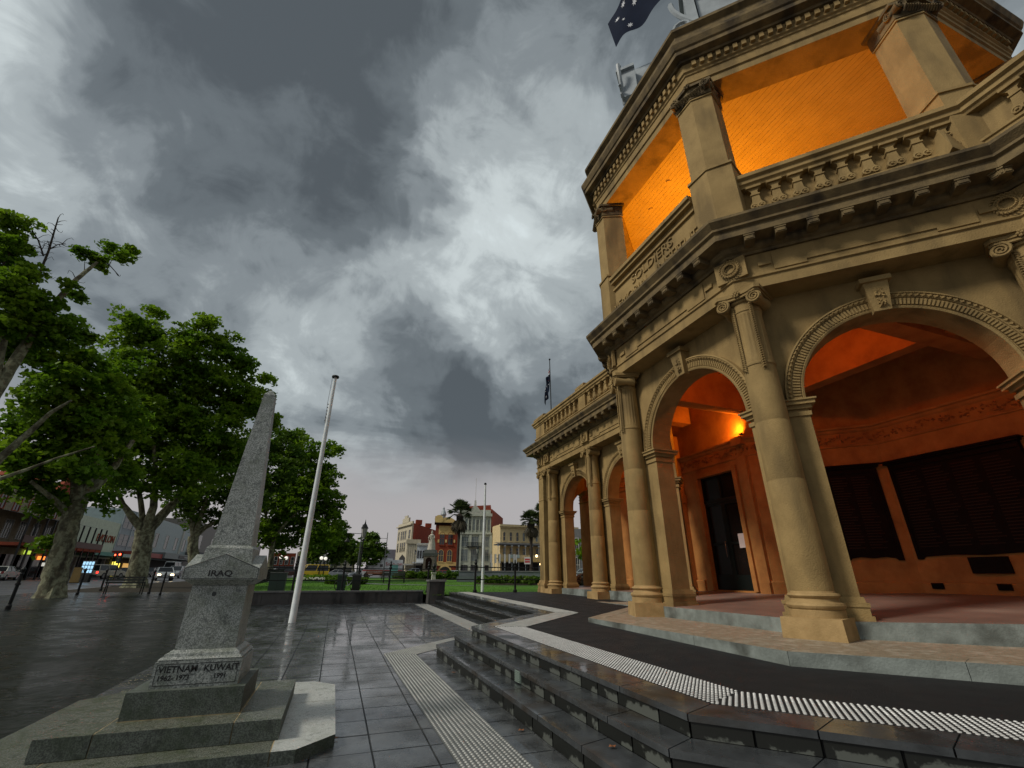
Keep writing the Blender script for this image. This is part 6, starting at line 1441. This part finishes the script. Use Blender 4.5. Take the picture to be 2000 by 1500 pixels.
car('sedan',704,100,PI+.1,P_('silver_sedan_paint',(.34,.38,.42)),'low silver sedan in front of the white wagon near the truck')
car('pickup',810,92,PI+.15,P_('steel_blue_paint',(.16,.19,.23)),'steel blue pickup with open tray parked left of the statue',hl=False,name='parked_pickup',cat='pickup')
car('hatch',880,100,PI,P_('pale_hatch_paint',(.45,.48,.49)),'pale hatchback in front of the ornate brick building')
car('sedan',915,103,PI,P_('dark_sedan_paint',(.02,.022,.025)),'dark sedan behind the feature wall, left of the slender flagpole')
car('sedan',972,100,PI,P_('charcoal_paint',(.03,.03,.032)),'charcoal sedan behind the feature wall below the white banners',hl=True)
car('suv',1144,62,PI+.2,P_('blue_silver_paint',(.30,.36,.38)),'silver wagon parked beyond the handrail, seen through the far arch')
car('sedan',655,106,PI+.1,P_('light_grey_paint',(.40,.42,.44)),'light grey sedan between the yellow van and the white car with bright headlights')
car('suv',270,116,UPY,P_('dark_red_paint',(.10,.015,.015)),'dark red wagon far down the road, framed by the second tree trunk',tl=True)
car('hatch',857,98,PI,P_('red_hatch_paint',(.25,.02,.02)),'red hatchback between the statue and the pale hatchback')
# truck
p=at(745,1118,100); tk=thing('box_truck','large white box truck with a red stripe and red lettering beside the street','truck',(p[0],p[1],g(p[1])-.05),math.radians(-8))
WT=P_('white_truck_paint',(.66,.68,.68)); RD=flat('red_vinyl',(.45,.03,.03),.4)
MB().box(-1.6,4.0,-1.2,1.2,.95,3.35,.02,.02).build('cargo_box',WT,tk); MB().prism_y([(-3.7,.55),(-1.65,.55),(-1.65,3.1),(-2.2,3.15),(-2.9,2.4),(-3.5,1.5),(-3.75,1.3)],-1.1,1.1).build('cab',WT,tk)
MB().prism_y([(-3.45,1.55),(-2.75,1.55),(-2.45,2.0),(-2.9,2.25),(-3.1,2.1)],-1.12,-1.101).build('cab_window',CGL,tk); MB().box(-.4,.2,-1.225,-1.201,2.0,2.5).build('side_window',CGL,tk)
MB().box(-3.6,4.0,-1.235,-1.201,1.25,1.45).build('red_stripe',RD,tk); text('Snap-on',.85,.01,(2.3,-1.23,2.55),(1,0,0),(0,0,1),RD,tk,sx=1.2)
for x in (-2.8,1.9,2.9):
    for s in (-1,1): o=MB().lathe([(.45,-.13),(.48,-.1),(.48,.1),(.45,.13)],seg=16).build('wheel',TYRE,tk); o.rotation_euler=(PI/2,0,0); o.location=(x,s*1.0,.48)
MB().box(-3.7,3.9,-.9,.9,.5,.93).build('chassis',BLACKM,tk); MB().cbox((-3.72,-.8,.95),(.1,.3,.2)).build('headlight',HLo,tk); MB().cbox((-3.72,.8,.95),(.1,.3,.2)).build('headlight',HLo,tk); MB().box(.8,2.0,-.5,.5,3.352,3.62,.1,.1).build('roof_unit',WT,tk)
p=at(770,1118,84); o=thing('mint_kiosk','small mint green cabinet at the right end of the truck','cabinet',(p[0],p[1],g2(p[1])-.2)); MB().box(-.5,.5,-.4,.4,0,2.0).build('cabinet_body',flat('mint_paint',(.16,.42,.36)),o); MB().box(-.55,.55,-.45,.45,2.003,2.1).build('cap',TRIM,o)
# ------------------------------------------------------------------ signs, signals, kiosk, banners
def sgn(px,py,R,w,h,label,m,name='street_sign',cat='sign',pole=True,em=None):
    q=at(px,py,R); z=g(q[1]); t=thing(name,label,cat,(q[0],q[1],z)); a=math.atan2(RT[1],RT[0]); t.rotation_euler=(0,0,a)
    MB().box(-w/2,w/2,-.05,.0,q[2]-z-h/2,q[2]-z+h/2).build('panel',m,t)
    if pole: MB().tube([(0,.05,0),(0,.05,q[2]-z+h/2)],.045,6).build('pole',BLACKM,t)
    return t,q[2]-z
t,z=sgn(1030,1095,80,1.05,1.1,'white board with two bold red bands in front of the cream hotel',flat('white_board',(.6,.58,.56)))
for k in (.18,-.18): MB().box(-.42,.42,-.056,-.051,z+k-.13,z+k+.13).build('red_band',RD,t)
for i,px in enumerate((957,966,974,984,993,1002,1006,958)):
    yy=(1091,1091,1091,1091,1091,1091,1092,1104)[i]; R=82 if i<7 else 76
    q=at(px,yy,R); zz=g(q[1]); t=thing('street_banner',['first','second','third','fourth','fifth','sixth','seventh'][i]+' white vertical banner from the left before the cream hotel' if i<7 else 'small low white banner below the left end of the banner row','banner',(q[0],q[1],zz),math.atan2(RT[1],RT[0]),'white vertical banners before the hotel')
    hh_=1.45 if i<7 else .7; MB().box(.03,.33,-.02,.0,q[2]-zz-hh_/2,q[2]-zz+hh_/2).build('banner_cloth',flat('banner_cloth',(.42,.42,.41)),t); MB().tube([(0,0,0),(0,0,q[2]-zz+hh_/2+.05)],.03,6).build('pole',BLACKM,t)
def signal(px,py,R,label):
    q=at(px,py,R); z=g(q[1]); t=thing('traffic_light',label,'traffic light',(q[0],q[1],z),math.atan2(RT[1],RT[0])); h=q[2]-z
    MB().tube([(0,.1,0),(0,.1,h+.3)],.06,8).build('pole',BLACKM,t); MB().box(-.22,.22,-.1,.1,h-.95,h+.25).build('signal_box',BLACKM,t)
    for k,m in enumerate((glow('signal_red',(1,.05,.02),14.),flat('signal_amber_off',(.08,.05,.01)),flat('signal_green_off',(.01,.06,.03)))): 
        o=MB().lathe([(.11,0),(.10,.03)],seg=12).build('lens',m,t); o.rotation_euler=(PI/2,0,0); o.location=(0,-.105,h-k*.35)
signal(236,1083,72,'red traffic light glowing left of the second tree trunk'); signal(226,1084,96,'smaller distant red traffic light beside the nearer one')
t,z=sgn(172,1108,66,1.35,1.3,'dark street kiosk with a glowing blue and white grid screen',flat('kiosk_body',(.02,.02,.022)),'kiosk_screen','kiosk',pole=False)
MB().box(-.45,.45,-.02,.3,-.05,z-.66).build('plinth',BLACKM,t)
for i in range(4):
    for j in range(3): MB().box(-.60+i*.305,-.36+i*.305,-.056,-.051,z-.52+j*.38,z-.22+j*.38).build('screen_tile',glow('screen_tile',(.40,.72,1),.7),t)
q=at(143,1140,60); yb=thing('yellow_bollard_board','dull yellow roadside panel standing right of the nearest tree trunk','panel',(q[0],q[1],g(q[1]))); h=at(143,1108,60)[2]-g(q[1]); MB().box(-.32,.32,-.1,.1,.05,h,.03,.0).build('panel',flat('dull_yellow',(.25,.16,.04)),yb); MB().box(-.4,.4,-.3,.3,-.02,.05).build('foot',BLACKM,yb)
for i,(px,py) in enumerate(((549,1088),(559,1090),(628,1090),(636,1091))):
    q=at(px,py,95); t=thing('globe_lamp',['left white globe lamp before the distant brick building','second white globe lamp before the distant brick building','left white globe lamp above the back of the yellow van','right white globe lamp behind the back of the yellow van'][i],'lamp post',(q[0],q[1],g(q[1]))); h=q[2]-g(q[1])
    MB().lathe([(.1,0),(.05,h-.3)],seg=8).build('post',BLACKM,t); MB().ball((0,0,h),.30,10,6).build('globe',glow('opal_globe',(.9,.85,.75),.7),t)
# fallen leaves on the steps
lf=leafmat('fallen_leaf_brown',(.28,.12,.04),(.20,.07,.03),.1)
def fallen(px,py,dz,label):
    p=ong(px,py,dz); t=MB(); s=.035
    t.add([(-s,0,.004),(-s*.3,s*.6,.014),(s*.4,s*.5,.006),(s,0,.012),(s*.3,-s*.6,.004),(-s*.4,-s*.5,.010)],[(0,1,5),(1,2,4,5),(2,3,4)]); o=t.build('fallen_leaf',lf); o.location=tuple(p); o['label']=label; o['category']='leaf'; o['group']='fallen leaves on the wet stone'
fallen(1018,1427,.01,'pale brown fallen leaf on the paving beside the lowest step'); fallen(1196,1459,.19,'reddish fallen leaf on the lowest step tread'); fallen(1836,1321,.505,'small orange fallen leaf on the dark terrace asphalt'); fallen(655,1442,.01,'dark red fallen leaf beside the memorial base slab'); fallen(886,1314,.01,'tiny reddish leaf beside the far end of the lowest step')
